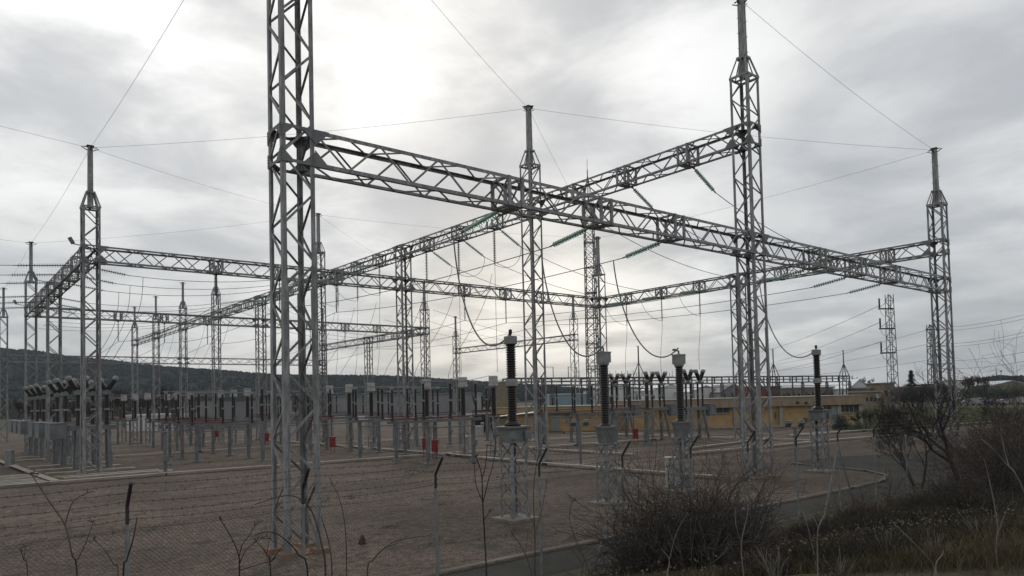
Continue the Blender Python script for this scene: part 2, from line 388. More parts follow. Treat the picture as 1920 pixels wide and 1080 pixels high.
def column(x, y, label, joints, kind='mast', flat_top=None, group='lattice gantry columns', foot='conc', z0=0, side=1.17, coarse=1.0):
    t = thing('lattice_column', (x, y, z0), label, 'lattice tower', group)
    if kind == 'high': sh, ct, mt = 21.5, 22.6, 25.9
    elif kind == 'mast': sh, ct, mt = 18.62, 19.7, 23.0
    else: sh = flat_top; mt = None
    half = lattice_tower_parts(t, side, side-.08, .12, sh, .18, 1.06*coarse, .05*(1+.25*(coarse-1)))
    for zc, axes in joints: joint(t, half, zc, BH, axes)
    if mt:
        b = MB(); h = half(sh)
        for sx in (-1, 1):
            for sy in (-1, 1):
                b.bar((sx*h, sy*h, sh), (sx*.24, sy*.24, ct), .10, .07)
        for z, k in ((sh, h), (ct, .26)):
            for s in (-1, 1):
                b.bar((-k, s*k, z), (k, s*k, z), .13, .05, up=(0, 1, 0)); b.bar((s*k, -k, z), (s*k, k, z), .13, .05, up=(1, 0, 0))
        b.bar((-h, 0, sh), (h, 0, sh), .12, .06); b.bar((0, -h, sh), (0, h, sh), .12, .06)
        for s in (-1, 1):
            b.bar((s*h, 0, sh), (s*.22, 0, ct), .05, .05); b.bar((0, s*h, sh), (0, s*.22, ct), .05, .05)
        b.build('peak_frame', 'steel', t)
        b = MB(); b.bar((0, 0, sh), (0, 0, mt), .34, .34, w2=.30)
        m = b.build('mast', 'steel', t)
        b = MB()
        for i in range(int((mt-ct)/.42)):
            s = 1 if i % 2 else -1; zz = ct+.25+i*.42
            b.bar((0, s*.16, zz), (0, s*.31, zz), .022)
        b.build('climbing_step', 'steel', m)
        b = MB(); b.box((0, 0, mt+.02), (.46, .46, .04))
        for dx, dy in ((1, 0), (-1, 0), (0, 1), (0, -1)):
            b.bar((0, 0, mt-.03), (dx*.42, dy*.42, mt-.05), .05, .05); b.bar((dx*.17, dy*.17, mt-.3), (dx*.55, dy*.55, mt-.09), .07, .04)
        b.build('wire_bracket', 'dark', t)
    else:
        b = MB(); h = half(sh)
        for s in (-1, 1):
            b.bar((-h, s*h, sh), (h, s*h, sh), .1, .05); b.bar((s*h, -h, sh), (s*h, h, sh), .1, .05)
        b.build('top_frame', 'steel', t)
    b = MB(); h = half(0)
    for sx in (-1, 1):
        for sy in (-1, 1): b.box((sx*(h-.05), sy*(h-.05), .04), (.5, .5, .20), taper=.88)
    b.box((0, 0, -.02), (side+.1, side+.1, .12)); b.build('footing', foot, t)
    return t
def beam(p0, p1, z, label, frames=(), w=1.04, group='lattice gantry beams', gap=.5, coarse=1.0):
    """square lattice girder from column axis p0 to p1, along x or y"""
    p0, p1 = Vector((*p0, 0)), Vector((*p1, 0)); d = (p1-p0); ln = d.length; d.normalize()
    t = thing('lattice_beam', (p0.x, p0.y, z), label, 'lattice beam', group, math.atan2(d.y, d.x))
    a, e = gap, ln-gap; hw, hh = w/2, BH/2-.01
    for sy in (-1, 1):
        for sz in (-1, 1):
            b = MB(); b.ell((a, sy*hw, sz*hh), (e, sy*hw, sz*hh), .125, .02, (0, -sy, 0), (0, 0, -sz)); b.build('chord', 'steel', t)
    b = MB(); step = 1.12*coarse; n = int((e-a)/step); st = (e-a)/n
    for i in range(n):
        x0, x1 = a+i*st, a+(i+1)*st
        for sy, ph in ((-1, 0), (1, 1)):
            s = 1 if (i+ph) % 2 else -1
            b.bar((x0, sy*(hw-.012), -s*(hh-.03)), (x1, sy*(hw-.012), s*(hh-.03)), .07, .014, up=(0, 1, 0))
            b.bar((x0, sy*(hw-.03), -s*(hh-.03)), (x1, sy*(hw-.03), s*(hh-.03)), .012, .04, up=(0, 1, 0))
        for sz, ph in ((-1, 1), (1, 0)):
            s = 1 if (i+ph) % 2 else -1
            b.bar((x0, -s*(hw-.03), sz*(hh-.02)), (x1, s*(hw-.03), sz*(hh-.02)), .055, .04)
    b.build('lacing', 'steel_b', t)
    for fx in frames:
        b = MB()
        for x in (fx-.32, fx+.32):
            for sy in (-1, 1): b.bar((x, sy*(hw+.004), -hh), (x, sy*(hw+.004), hh), .13, .09, up=(0, 1, 0))
            b.bar((x, -hw, hh-.03), (x, hw, hh-.03), .1, .08); b.bar((x, -hw, -hh+.03), (x, hw, -hh+.03), .1, .08)
            b.bar((x, -hw, -hh), (x, hw, hh), .06, .05); b.bar((x, hw, -hh), (x, -hw, hh), .06, .05)
        b.box((fx, 0, -hh-.03), (.34, w*.8, .05))
        b.build('hanger_frame', 'steel_b', t)
    return t
U0, U1, U2, VA1, VA2, VA3 = 34.13, 60.1, 8.9, 21.2, 57.0, 93.5
UT0 = 8.76
PU = (17.4, 22.4, 27.4); PU2 = (41.0, 46.2, 51.3)
column(UT0, VA1, 'huge lattice column in the left foreground running out of the top of the picture', [(ZA, 'E')], 'mast', foot='rust', side=1.13)
column(U0, VA1, 'tall lattice column right of centre with a beam at two different heights and a high mast', [(ZA, 'EW'), (ZC, 'N')], 'high', foot='rust')
column(U1, VA1, 'lattice column farthest right where the two right-hand beams end', [(ZA, 'W'), (ZB, 'N')])
column(U0, 38.9, 'tall lattice column at the centre just behind the crossing of the near beams', [(ZC, 'NS')], 'high')
column(U0, VA2, 'mastless lattice column left of centre with one beam crossing above another', [(ZB, 'EW'), (ZC, 'NS')], 'flat', 18.9)
column(U0, 75.3, 'lattice column just right of the huge foreground column with a mast above the receding beam', [(ZC, 'NS')], 'high')
column(U2, VA2, 'lattice column at far left where two beams meet beside the grey breakers', [(ZB, 'EN')])
column(U1, VA2, 'lattice column beside the slim telecom tower where two beams meet at a corner', [(ZB, 'WS')])
column(U1, 38.8, 'mastless lattice column standing close behind the tall column right of centre', [(ZB, 'NS')], 'flat', 15.95)
column(U2, 75.4, 'mastless lattice column under the steep beam at the left edge', [(ZB, 'NS')], 'flat', 15.95)
column(U2, VA3, 'lattice column at the left edge where the steep beam ends', [(ZB, 'ES')])
column(U0, VA3, 'mastless lattice column directly behind the huge foreground column', [(ZB, 'EW'), (ZC, 'NS')], 'flat', 18.9)
column(59.6, VA3, 'distant lattice column with mast at the right end of the third cross beam', [(ZB, 'WN')])
for v, lb in ((112.1, 'lattice column with mast on the receding beam, first one left of the huge foreground column'), (130.1, 'lattice column with mast on the receding beam, third from its far end'),
              (148.7, 'lattice column with mast on the receding beam, second from its far end'), (166.7, 'lattice column with mast at the far end of the receding beam')):
    column(U0, v, lb, [(ZC, 'S' if v > 160 else 'NS')]+([(ZA, 'EW')] if v == 130.1 else []), 'high', coarse=1.4)
column(9.0, 130.5, 'distant lattice column with mast cut by the left picture edge', [(ZA, 'E')], coarse=1.3)
column(59.6, 111.8, 'distant lattice column without mast under the short far beam left of centre', [(ZB, 'NS')], 'flat', 15.95, coarse=1.3)
column(59.6, 130.1, 'distant lattice column at the left end of the short far beam left of centre', [(ZA, 'W'), (ZB, 'S')], coarse=1.3)
column(90.2, 92.0, 'distant lattice column with mast left of the telecom tower', [(ZB, 'N')], coarse=1.3)
column(90.2, 129.0, 'distant lattice column with mast left of the big foreground voltage transformer', [(ZB, 'S')], coarse=1.3)
fr = lambda base, ps: [p-base for p in ps]
beam((UT0, VA1), (U0, VA1), ZA, 'nearest lattice beam running right from the huge foreground column', fr(UT0, PU))
beam((U0, VA1), (U1, VA1), ZA, 'lattice beam going on from the tall column right of centre to the rightmost column', fr(U0, PU2))
beam((U2, VA2), (U0, VA2), ZB, 'lattice beam from the far left column passing behind the huge foreground column', fr(U2, (17.4, 22.4, 27.4)))
beam((U0, VA2), (U1, VA2), ZB, 'lattice beam from the mastless column left of centre to the telecom tower corner', fr(U0, PU2))
beam((U2, VA3), (U0, VA3), ZB, 'low distant lattice beam passing behind the far left column', fr(U2, PU), coarse=1.2)
beam((U0, VA3), (59.6, VA3), ZB, 'distant lattice beam ending left of centre below the other beams', fr(U0, PU2), coarse=1.2)
beam((9.0, 130.1), (U0, 130.1), ZA, 'lowest thin lattice beam seen against the wooded hill at left', (), coarse=1.4)
beam((U0, 130.1), (59.6, 130.1), ZA, 'lowest thin lattice beam behind the huge foreground column', (), coarse=1.4)
vb = [VA1, 38.9, VA2, 75.3, VA3, 112.1, 130.1, 148.7, 166.7]
bl = ['highest lattice beam sloping up to the tall column right of centre', 'lattice beam behind the beam crossing running left from the centre column', 'receding lattice beam between the mastless column and the slim column beside the huge one',
      'receding lattice beam section half hidden by the huge foreground column', 'receding lattice beam section first left of the huge foreground column', 'receding lattice beam section fourth from its far end',
      'receding lattice beam section third from its far end', 'receding lattice beam section second from its far end']
PH = [(25.0, 29.7, 34.3), (43.2, 48.0, 52.9), (61.5, 66.1, 70.6), (79.6, 84.2, 88.7), (98, 102.6, 107.2), (), (), ()]
bl2 = bl[:7]+['receding lattice beam section at its far end']
for i in range(8):
    beam((U0, vb[i]), (U0, vb[i+1]), ZC, bl2[i], fr(vb[i], PH[i]), coarse=1 if i < 4 else 1.3)
beam((U1, VA1), (U1, 38.8), ZB, 'right-hand lattice beam between the rightmost column and the mastless column', fr(VA1, PH[0]))
beam((U1, 38.8), (U1, VA2), ZB, 'lattice beam with sagging green strings right of the telecom tower', fr(38.8, PH[1]))
beam((U2, VA2), (U2, 75.4), ZB, 'steep lattice beam dropping left from the far left column', fr(VA2, PH[2]))
beam((U2, 75.4), (U2, VA3), ZB, 'steep lattice beam, far half ending at the left edge column', fr(75.4, PH[3]))
beam((59.6, VA3), (59.6, 111.8), ZB, 'short far lattice beam left of centre, right half', fr(VA3, PH[4]), coarse=1.3)
beam((59.6, 111.8), (59.6, 130.1), ZB, 'short far lattice beam left of centre, left half', (), coarse=1.3)
beam((90.2, 92.0), (90.2, 129.0), ZB, 'short far lattice beam behind the big foreground voltage transformer', (), coarse=1.3)
# ------------------------------------------------------------------ insulator strings and wires
_sm = {}
def string_meshes(n, pitch, r, m):
    k = (n, pitch, r, m)
    if k not in _sm:
        b = MB(); z = .22
        for i in range(n):
            b.lathe([(r*.22, z), (r*.25, z+pitch*.45), (r, z+pitch*.62), (r*.97, z+pitch*.70), (r*.3, z+pitch*.74)], n=10); z += pitch
        o1 = b.build('discs', m); me1 = o1.data; bpy.data.objects.remove(o1)
        b = MB(); b.bar((0, 0, 0), (0, 0, .24), .05, .05); b.bar((0, 0, .2), (0, 0, z+.02), .05, .05); b.bar((0, 0, z), (0, 0, z+.26), .07, .045); b.box((0, 0, .05), (.13, .05, .16))
        o2 = b.build('end_fitting', 'dark'); me2 = o2.data; bpy.data.objects.remove(o2)
        _sm[k] = (me1, me2, z+.26)
    return _sm[k]
def string(p0, p1, label, group, n=14, pitch=.135, r=.14, m='glass'):
    """insulator string hung at p0, pointing at p1; returns its free end"""
    p0, p1 = Vector(p0), Vector(p1); me1, me2, ln = string_meshes(n, pitch, r, m)
    t = thing('insulator_string', p0, label, 'insulator', group)
    d = (p1-p0).normalized(); t.rotation_mode = 'QUATERNION'; t.rotation_quaternion = d.to_track_quat('Z', 'Y')
    for nm, me in (('discs', me1), ('end_fitting', me2)):
        o = bpy.data.objects.new(nm, me); COL.objects.link(o); o.parent = t
    return p0+d*ln
def sag(a, b, s, n=14):
    a, b = Vector(a), Vector(b); out = []
    for i in range(n+1):
        t = i/n; p = a.lerp(b, t); p.z -= s*4*t*(1-t); out.append(p)
    return out
def bez(a, b, c, d, n=14):
    a, b, c, d = map(Vector, (a, b, c, d)); out = []
    for i in range(n+1):
        t = i/n; u = 1-t; out.append(a*u**3+b*(3*u*u*t)+c*(3*u*t*t)+d*t**3)
    return out
def wire(pts, r, label, group='overhead conductors', name='overhead_wire', cat='wire', mt='wire'):
    b = MB(); b.tube(pts, r, 5); o = b.build(name, mt, smooth=True)
    return tag(o, label, cat, group)
RC, RS = .023, .0095
OR3 = ('first', 'second', 'third')
# conductors along the bays under the near beam, held up by hanging strings below the next cross beams
for bi, (PS, nm) in enumerate(((PU, 'left bay'), (PU2, 'right bay'))):
    for k, u in enumerate(PS):
        za = ZA-BH/2+.05
        e0 = string((u, VA1+.45, za), (u, VA1+6, za-.75), f'green glass string under the near beam, {OR3[k]} from left in the {nm}', 'strain insulator strings', 14, .155, .125)
        hb = Vector((u, VA2, ZB-BH/2-.05)); b2 = string(hb, hb-Vector((0, 0, 3)), f'hanging string under the second cross beam, {OR3[k]} from left in the {nm}', 'hanging insulator strings', 15, .125, .115, 'dglass')
        hc = Vector((u, VA3, ZB-BH/2-.05)); b3 = string(hc, hc-Vector((0, 0, 3)), f'hanging string under the third cross beam, {OR3[k]} from left in the {nm}', 'hanging insulator strings', 15, .125, .115, 'dglass')
        wire(sag(e0, b2, .45)+sag(b2, b3, .75)[1:]+sag(b3, Vector((u, 130, ZA-.3)), .7)[1:], RC, f'conductor under the cross beams, {OR3[k]} from left in the {nm}')
# bus conductors across the bays between the receding beam and the right-hand beam
BN = ('high beam at the tall column', 'beam beside the centre column'); CN = ('beam at the rightmost column', 'beam near the telecom tower')
for bi, PS in enumerate(PH[:2]):
    for k, v in enumerate(PS):
        za, zb = ZC-BH/2+.02, ZB-BH/2+.1
        a = string((U0+.45, v, za), (U0+4, v, za-1.9), f'green string drooping right from the {BN[bi]}, {OR3[k]} from camera', 'strain insulator strings', 13, .15, .125)
        b_ = string((U1-.45, v, zb), (U1-6, v, zb-.9), f'green string sagging left from the {CN[bi]}, {OR3[k]} from camera', 'strain insulator strings', 16, .15, .15)
        wire(sag(a, b_, .95), RC, f'bus conductor right of the {BN[bi]}, {OR3[k]} from camera')
        if bi == 0: continue
        hb = Vector((U1, v, ZB-BH/2-.05)); b2 = string(hb, hb-Vector((0, 0, 3)), f'hanging string below the {CN[bi]}, {OR3[k]} from camera', 'hanging insulator strings', 15, .125, .115, 'dglass')
        wire(bez(b_, b_+Vector((.2, 0, -1.2)), b2+Vector((-1.5, 0, .0)), b2), RC*.85, f'loose jumper loop at the {CN[bi]}, {OR3[k]} from camera', 'jumper wires')
        wire(bez(b2, b2+Vector((0, 0, -2)), Vector((U1-.6, v, 9.5)), Vector((U1-.4, v, 6.95))), RC*.85, f'dropper to the W-headed breaker, {OR3[k]} from camera', 'dropper wires')
        ha = Vector((U0-.1, v, ZC-BH/2-.05)); a2 = string(ha, ha-Vector((0, 0, 3)), f'long hanging string below the {BN[bi]}, {OR3[k]} from camera', 'hanging insulator strings', 17, .135, .13, 'dglass')
        wire(bez(a, a+Vector((0, 0, -1.5)), a2+Vector((1.4, 0, -.4)), a2), RC*.85, f'jumper loop below the {BN[bi]}, {OR3[k]} from camera', 'jumper wires')
        wire([a2, a2+Vector((0, 0, -3)), Vector((U0-.1, v, 6.6))], RC*.8, f'straight dropper below the {BN[bi]}, {OR3[k]} from camera', 'dropper wires')
# bus conductors to the left, towards the steep beam
for bi, PS in enumerate(PH[2:4]):
    for k, v in enumerate(PS):
        w = ('nearer group', 'far group')[bi]
        za, zb = ZC-BH/2+.05, ZB-.1
        a = string((U0-.45, v, za), (U0-6, v, za-1.0), f'green string pulling left from the receding beam, {w}, {OR3[k]} from camera', 'strain insulator strings', 14, .14, .14)
        b_ = string((U2+.45, v, zb), (U2+6, v, zb-.8), f'dark string right of the steep beam, {w}, {OR3[k]} from camera', 'strain insulator strings', 16, .15, .14, 'dglass')
        c_ = string((U2-.45, v, zb), (U2-6, v, zb-.55), f'dark string left of the steep beam, {w}, {OR3[k]} from camera', 'strain insulator strings', 20, .16, .15, 'dglass')
        wire(sag(a, b_, .9), RC, f'bus conductor between steep beam and receding beam, {w}, {OR3[k]} from camera')
        wire(sag(c_, (-32, v, 14.0), .6, 8), RC, f'conductor leaving left from the steep beam, {w}, {OR3[k]} from camera')
        q = b_+Vector((1.0, 0, -.05))
        if bi == 0:
            wire(bez(q, q+Vector((0, 0, -4)), (11.6, v, 10), (10.6, v, 7.05)), RC*.9, f'dropper from the bus to the grey breakers at left, {OR3[k]} from camera', 'dropper wires')
        ha = Vector((U0, v, ZC-BH/2-.05)); a2 = string(ha, ha-Vector((0, 0, 3)), f'hanging string below the receding beam, {w}, {OR3[k]} from camera', 'hanging insulator strings', 17, .135, .13, 'dglass')
        wire(bez(a, a+Vector((.1, 0, -1.6)), a2+Vector((-1.5, 0, -.3)), a2), RC*.85, f'jumper loop below the receding beam, {w}, {OR3[k]} from camera', 'jumper wires')
        wire([a2, Vector((U0-.2, v, 9)), Vector((33.6, v, 6.4))], RC*.8, f'straight dropper below the receding beam, {w}, {OR3[k]} from camera', 'dropper wires')
for k, v in enumerate(PH[4]):
    a, b_ = Vector((U0+.5, v, ZC-.5)), Vector((59, v, ZB-.5)); wire(sag(a, b_, 1.1), RC, f'far bus conductor behind the huge foreground column, {OR3[k]} from camera')
    b_ = Vector((11, v, ZB-.5)); wire(sag(Vector((U0-.5, v, ZC-.5)), b_, 1.1), RC, f'far bus conductor against the hill at left, {OR3[k]} from camera')
# droppers to the foreground transformers
def drop(s, e, label, b=(0, 0, -5), c=(0, 0, 0)):
    wire(bez(s, Vector(s)+Vector(b), Vector(e)+Vector(c), e, 24), .034, label, 'thick droppers to the near transformers')
for k, (u, e) in enumerate(((17.4, (17.05, 20.8, 7.0)), (22.4, (22.2, 20.9, 6.66)), (27.4, (27.3, 20.9, 6.72)))):
    s = Vector((u, 24.9, ZA-.94)); drop(s, e, f'thick looping dropper down to the {("big two-section brown transformer by the centre column", "box-headed transformer near the middle", "box-headed transformer behind the bush")[k]}', (0, -.3, -3.2), (-.25, 1.5, -1.5))
drop(Vector((41.0, 24.9, ZA-.94)), (38.9, 20.25, 6.9), 'thick looping dropper to the transformer by the road bend', (0, -.3, -3.2), (-.25, 1.5, -1.5))
# earth wires between the mast tops
TOP = {'near': (UT0, VA1, 22.9), 'rc': (U0, VA1, 25.8), 'right': (U1, VA1, 22.9), 'centre': (U0, 38.9, 25.8), 'slim': (U0, 75.3, 25.8), 'left': (U2, VA2, 22.9), 'tele': (U1, VA2, 22.9),
       'edge': (U2, VA3, 22.9), 'third': (59.6, VA3, 22.9), 'l1': (U0, 112.1, 25.8), 'farleft': (9.0, 130.5, 22.9)}
NM = {'near': 'huge column', 'rc': 'tall column right of centre', 'right': 'rightmost column', 'centre': 'centre column', 'slim': 'slim column', 'left': 'far left column', 'tele': 'column at the telecom tower',
      'edge': 'left edge column', 'third': 'distant column left of centre', 'l1': 'first column left of the huge one', 'farleft': 'column cut by the left edge'}
for a, b_ in (('near', 'left'), ('near', 'centre'), ('left', 'centre'), ('left', 'slim'), ('left', 'edge'), ('centre', 'right'), ('rc', 'right'), ('centre', 'tele'), ('right', 'tele'), ('slim', 'tele'), ('slim', 'third'), ('edge', 'farleft'), ('edge', 'slim')):
    wire(sag(TOP[a], TOP[b_], .35), RS, f'thin earth wire from the {NM[a]} to the {NM[b_]}', 'thin earth wires')
wire(sag(TOP['left'], (-22, 48, 23.2), .3), RS, 'thin earth wire from the far left column out of the left edge', 'thin earth wires')
wire(sag(TOP['edge'], (-30, 84, 23.2), .3), RS, 'thin earth wire from the left edge column out of the picture', 'thin earth wires')
# ------------------------------------------------------------------ yard equipment
def porcelain(b, r, z0, z1, n, c=(0, 0), core=.62, sides=14):
    prof = [(r*core, z0)]; dz = (z1-z0)/n
    for i in range(n):
        z = z0+i*dz; prof += [(r*core, z+dz*.12), (r, z+dz*.38), (r, z+dz*.5), (r*core, z+dz*.85)]
    prof.append((r*core, z1)); b.lathe(prof, (c[0], c[1], 0), sides)
def support_frame(t, s0, s1, z1, lw=.09, panels=3, base=True, zb=.1, xb=False):
    for sx in (-1, 1):
        for sy in (-1, 1):
            b = MB(); b.ell((sx*s0/2, sy*s0/2, zb), (sx*s1/2, sy*s1/2, z1), lw, .016, (-sx, 0, 0), (0, -sy, 0)); b.build('leg', 'steel', t)
    b = MB(); dz = (z1-zb)/panels
    for i in range(panels):
        za, zc = zb+i*dz, zb+(i+1)*dz; ha = (s0+(s1-s0)*i/panels)/2; hb = (s0+(s1-s0)*(i+1)/panels)/2
        for f, (ax, sg) in enumerate((('x', -1), ('y', 1), ('x', 1), ('y', -1))):
            s = 1 if (i+f) % 2 else -1
            p, q = ((-s*ha, sg*ha, za), (s*hb, sg*hb, zc)) if ax == 'x' else ((sg*ha, -s*ha, za), (sg*hb, s*hb, zc))
            b.bar(p, q, .055, .03, up=(0, 1, 0) if ax == 'x' else (1, 0, 0))
            p2, q2 = ((s*ha, sg*(ha-.02), za), (-s*hb, sg*(hb-.02), zc)) if ax == 'x' else ((sg*(ha-.02), s*ha, za), (sg*(hb-.02), -s*hb, zc))
            if xb: b.bar(p2, q2, .05, .03, up=(0, 1, 0) if ax == 'x' else (1, 0, 0))
    b.build('bracing', 'steel_b', t)
    if base:
        b = MB(); b.box((0, 0, .0), (s0+.55, s0+.55, .2)); b.build('footing', 'conc', t)
def cvt(loc, label):                          # tall two-section transformer with round head
    t = thing('voltage_transformer', loc, label, 'transformer', 'large foreground transformers')
    support_frame(t, .76, .72, 2.9, .10, 4, xb=True)
    b = MB(); b.box((0, 0, 3.17), (.78, .78, .50)); b.box((0, 0, 3.46), (.98, .98, .07)); b.box((.34, -.44, 3.15), (.3, .12, .3)); b.box((-.3, -.42, 3.17), (.2, .08, .3))
    b.box((0, 0, 2.91), (.9, .9, .05)); b.build('base_tank', 'tank', t)
    b = MB(); b.lathe([(.32, 3.5), (.30, 3.58), (.24, 3.66), (.2, 3.7)], n=14); porcelain(b, .20, 3.68, 5.0, 15, core=.74); b.build('insulator', 'porc', t, True)
    b = MB(); b.lathe([(.2, 4.98), (.23, 5.0), (.23, 5.24), (.2, 5.26)], n=16); b.build('flange', 'lightgrey', t)
    b = MB(); porcelain(b, .20, 5.26, 6.58, 15, core=.74); b.build('insulator', 'porc', t, True)
    b = MB(); b.lathe([(.19, 6.56), (.25, 6.58), (.25, 6.86), (.20, 6.88)], n=16); b.build('head', 'lightgrey', t)
    b = MB(); b.tube([(0, 0, 6.88), (0, 0, 6.98)], .04, 8); b.lathe([(.04, 6.95), (.07, 6.99), (.07, 7.1), (.03, 7.14)], n=10); b.build('terminal', 'dark', t)
    return t
def ct(loc, label, head='lightgrey', group='large foreground transformers', zt=0):
    t = thing('current_transformer', loc, label, 'transformer', group)
    support_frame(t, .66, .62, 2.5, .085, 4, xb=True)
    b = MB(); b.box((0, 0, 2.52), (.8, .8, .06)); b.box((0, 0, 2.87), (.44, .44, .64), taper=1.35); b.box((0, 0, 3.24), (.7, .7, .10)); b.box((.33, -.1, 2.9), (.18, .3, .4)); b.build('base_tank', 'tank', t)
    b = MB(); b.lathe([(.24, 3.28), (.2, 3.36)], n=14); porcelain(b, .19, 3.32, 5.86, 26, core=.78); b.build('insulator', 'porc', t, True)
    b = MB(); b.lathe([(.2, 5.84), (.23, 5.88), (.23, 5.95)], n=14); b.box((0, 0, 6.16), (.44, .44, .42)); b.box((0, 0, 6.39), (.48, .48, .04)); b.build('head', head, t)
    b = MB(); b.tube([(0, 0, 6.4), (0, 0, 6.56), (-.12, .12, 6.64)], .045, 8); b.box((-.14, .14, 6.63), (.12, .12, .1)); b.build('terminal', 'equip', t)
    return t
cvt((17.05, 20.8, 0), 'big brown two-section transformer on a lattice stand left of the tall centre column')
cvt((38.9, 20.25, 0), 'brown two-section transformer on a lattice stand by the road bend at right')
c1 = ct((22.2, 20.9, 0), 'brown single-section transformer with square grey head, left one of two near the middle')
dup(c1, (27.3, 20.9, 0), 'brown single-section transformer with square grey head behind the bare bush')
# rows of white-headed current transformers
t = thing('instrument_transformer', (35.0, 45.0, 0), 'white-capped transformer just left of the big brown foreground one', 'transformer', 'white-headed transformers in the yard')
support_frame(t, .55, .55, 3.1, .075, 4, True)
b = MB(); b.box((0, 0, 3.16), (.66, .66, .12)); b.build('base_tank', 'equip', t)
b = MB(); porcelain(b, .22, 3.2, 5.5, 22, core=.8, sides=10); b.build('insulator', 'porc', t, True)
b = MB(); b.lathe([(.22, 5.46), (.40, 5.6), (.40, 5.76), (.30, 5.8)], n=14); b.build('collar', 'white', t)
b = MB(); b.lathe([(.34, 5.78), (.37, 5.82), (.37, 6.34), (.34, 6.4)], n=14); b.build('head', 'white', t)
IT = t
itl = [((33.8, 47.5), 'white-capped transformer, second left of the big brown foreground one'), ((33.7, 52.8), 'white-capped transformer third left of the big brown foreground one'),
       ((33.0, 61.5), 'white-capped transformer midway between the huge column and the mastless column, rightmost of three'), ((33.0, 66.1), 'white-capped transformer midway between the huge column and the mastless column, middle of three'),
       ((33.0, 70.6), 'white-capped transformer closest right of the huge foreground column'),
       ((27.5, 79.6), 'small white-capped transformer closest left of the huge foreground column'), ((27.5, 84.2), 'small white-capped transformer second left of the huge foreground column'), ((27.5, 88.7), 'small white-capped transformer third left of the huge foreground column'),
       ((26.5, 98), 'small white-capped transformer in the far left row, nearest of three'), ((26.0, 102.6), 'small white-capped transformer in the far left row, second of three'), ((26.0, 107.2), 'small white-capped transformer in the far left row, last of three'),
       ((21.5, 98), 'small white-capped transformer by the white hut, nearest of three'), ((21.0, 102.6), 'small white-capped transformer by the white hut, middle of three'), ((20.6, 107.2), 'small white-capped transformer by the white hut, last of three')]
for (x, y), lb in itl: dup(IT, (x, y, 0), lb)
# disconnectors: two posts, a channel, post insulators and a blade
D0 = thing('disconnector', (29.6, 43.2, 0), 'grey disconnector with brown insulators nearest the big foreground transformer', 'disconnector', 'disconnectors in the yard')
for s in (-1, 1):
    b = MB(); b.box((s*2.0, 0, 1.5), (.24, .20, 3.0)); b.box((s*2.0, 0, .05), (.5, .5, .14)); b.build('post', 'equip', D0)
b = MB(); b.box((0, -.14, 3.1), (5.4, .10, .2)); b.box((0, .14, 3.1), (5.4, .10, .2))
for s in (-2.3, -1, 0, 1, 2.3): b.box((s, 0, 3.215), (.3, .4, .03))
b.build('channel', 'equip', D0)
for x in (-2.3, 0, 2.3):
    b = MB(); b.lathe([(.14, 3.23), (.14, 3.3), (.09, 3.34)], (x, 0, 0), 10); porcelain(b, .115, 3.32, 4.5, 16, (x, 0), .66, 9)
    porcelain(b, .105, 4.6, 5.75, 16, (x, 0), .66, 9); ins = b.build('insulator', 'porc', D0, True)
    b = MB(); b.lathe([(.1, 4.48), (.11, 4.5), (.11, 4.6), (.1, 4.62)], (x, 0, 0), 9); b.build('flange', 'lightgrey', ins)
    b = MB(); b.box((x, 0, 5.79), (.26, .22, .09)); b.build('metal_cap', 'lightgrey', ins)
b = MB(); b.tube([(-2.6, 0, 5.92), (2.6, 0, 5.92)], .04, 6); b.box((-2.3, 0, 5.87), (.3, .1, .1)); b.box((2.3, 0, 5.87), (.3, .1, .1)); b.build('blade', 'lightgrey', D0)
b = MB(); b.tube([(-2.6, -.26, 3.33), (2.6, -.26, 3.33)], .035, 6); b.tube([(-2.6, .26, 3.36), (2.6, .26, 3.36)], .03, 6); b.build('operating_rod', 'redrod', D0)
b = MB(); b.tube([(-2.0, -.2, 2.62), (2.0, -.2, 2.62)], .05, 6); b.box((2.0, -.22, 1.35), (.28, .2, .42)); b.tube([(2.0, -.2, 1.5), (2.0, -.2, 3.1)], .025, 6); b.build('drive', 'equip', D0)
dl = [((29.6, 48.0), 'grey disconnector nearest the mastless column, middle of three right of it'), ((29.4, 52.9), 'grey disconnector farthest of three right of the mastless column'),
      ((28.8, 61.5), 'grey disconnector just right of the huge foreground column, nearest of three'), ((28.6, 66.1), 'grey disconnector right of the huge foreground column, second of three'), ((28.6, 70.6), 'grey disconnector right of the huge foreground column, last of three'),
      ((19.2, 61.5), 'grey disconnector just left of the huge foreground column, nearest of three'), ((19.2, 66.1), 'grey disconnector left of the huge foreground column, second of three'), ((19.2, 70.6), 'grey disconnector left of the huge foreground column, last of three'),
      ((22.0, 79.6), 'mid-distance disconnector behind the red boxes at left, nearest of three'), ((22.0, 84.2), 'mid-distance disconnector behind the red boxes at left, middle of three'), ((22.0, 88.7), 'mid-distance disconnector behind the red boxes at left, last of three'),
      ((17.6, 98), 'far disconnector in front of the white hut, nearest of three'), ((17.2, 102.6), 'far disconnector in front of the white hut, middle of three'), ((16.8, 107.2), 'far disconnector in front of the white hut, last of three'),
      ((40.0, 61.5), 'disconnector behind the mastless column, nearest of three'), ((40.0, 66.1), 'disconnector behind the mastless column, middle of three'), ((40.0, 70.6), 'disconnector behind the mastless column, last of three'),
      ((49.2, 43.2), 'disconnector behind the box-headed transformers, nearest of three'), ((49.2, 48.0), 'disconnector behind the box-headed transformers, middle of three'), ((49.2, 52.9), 'disconnector behind the box-headed transformers, last of three'),
      ((33.0, 79.6), 'far disconnector behind the huge foreground column, nearest of three'), ((33.0, 84.2), 'far disconnector behind the huge foreground column, middle of three'), ((33.0, 88.7), 'far disconnector behind the huge foreground column, last of three'),
      ((44.0, 84.2), 'far disconnector before the grey warehouse, nearest of two'), ((44.0, 92), 'far disconnector before the grey warehouse, farther of two')]
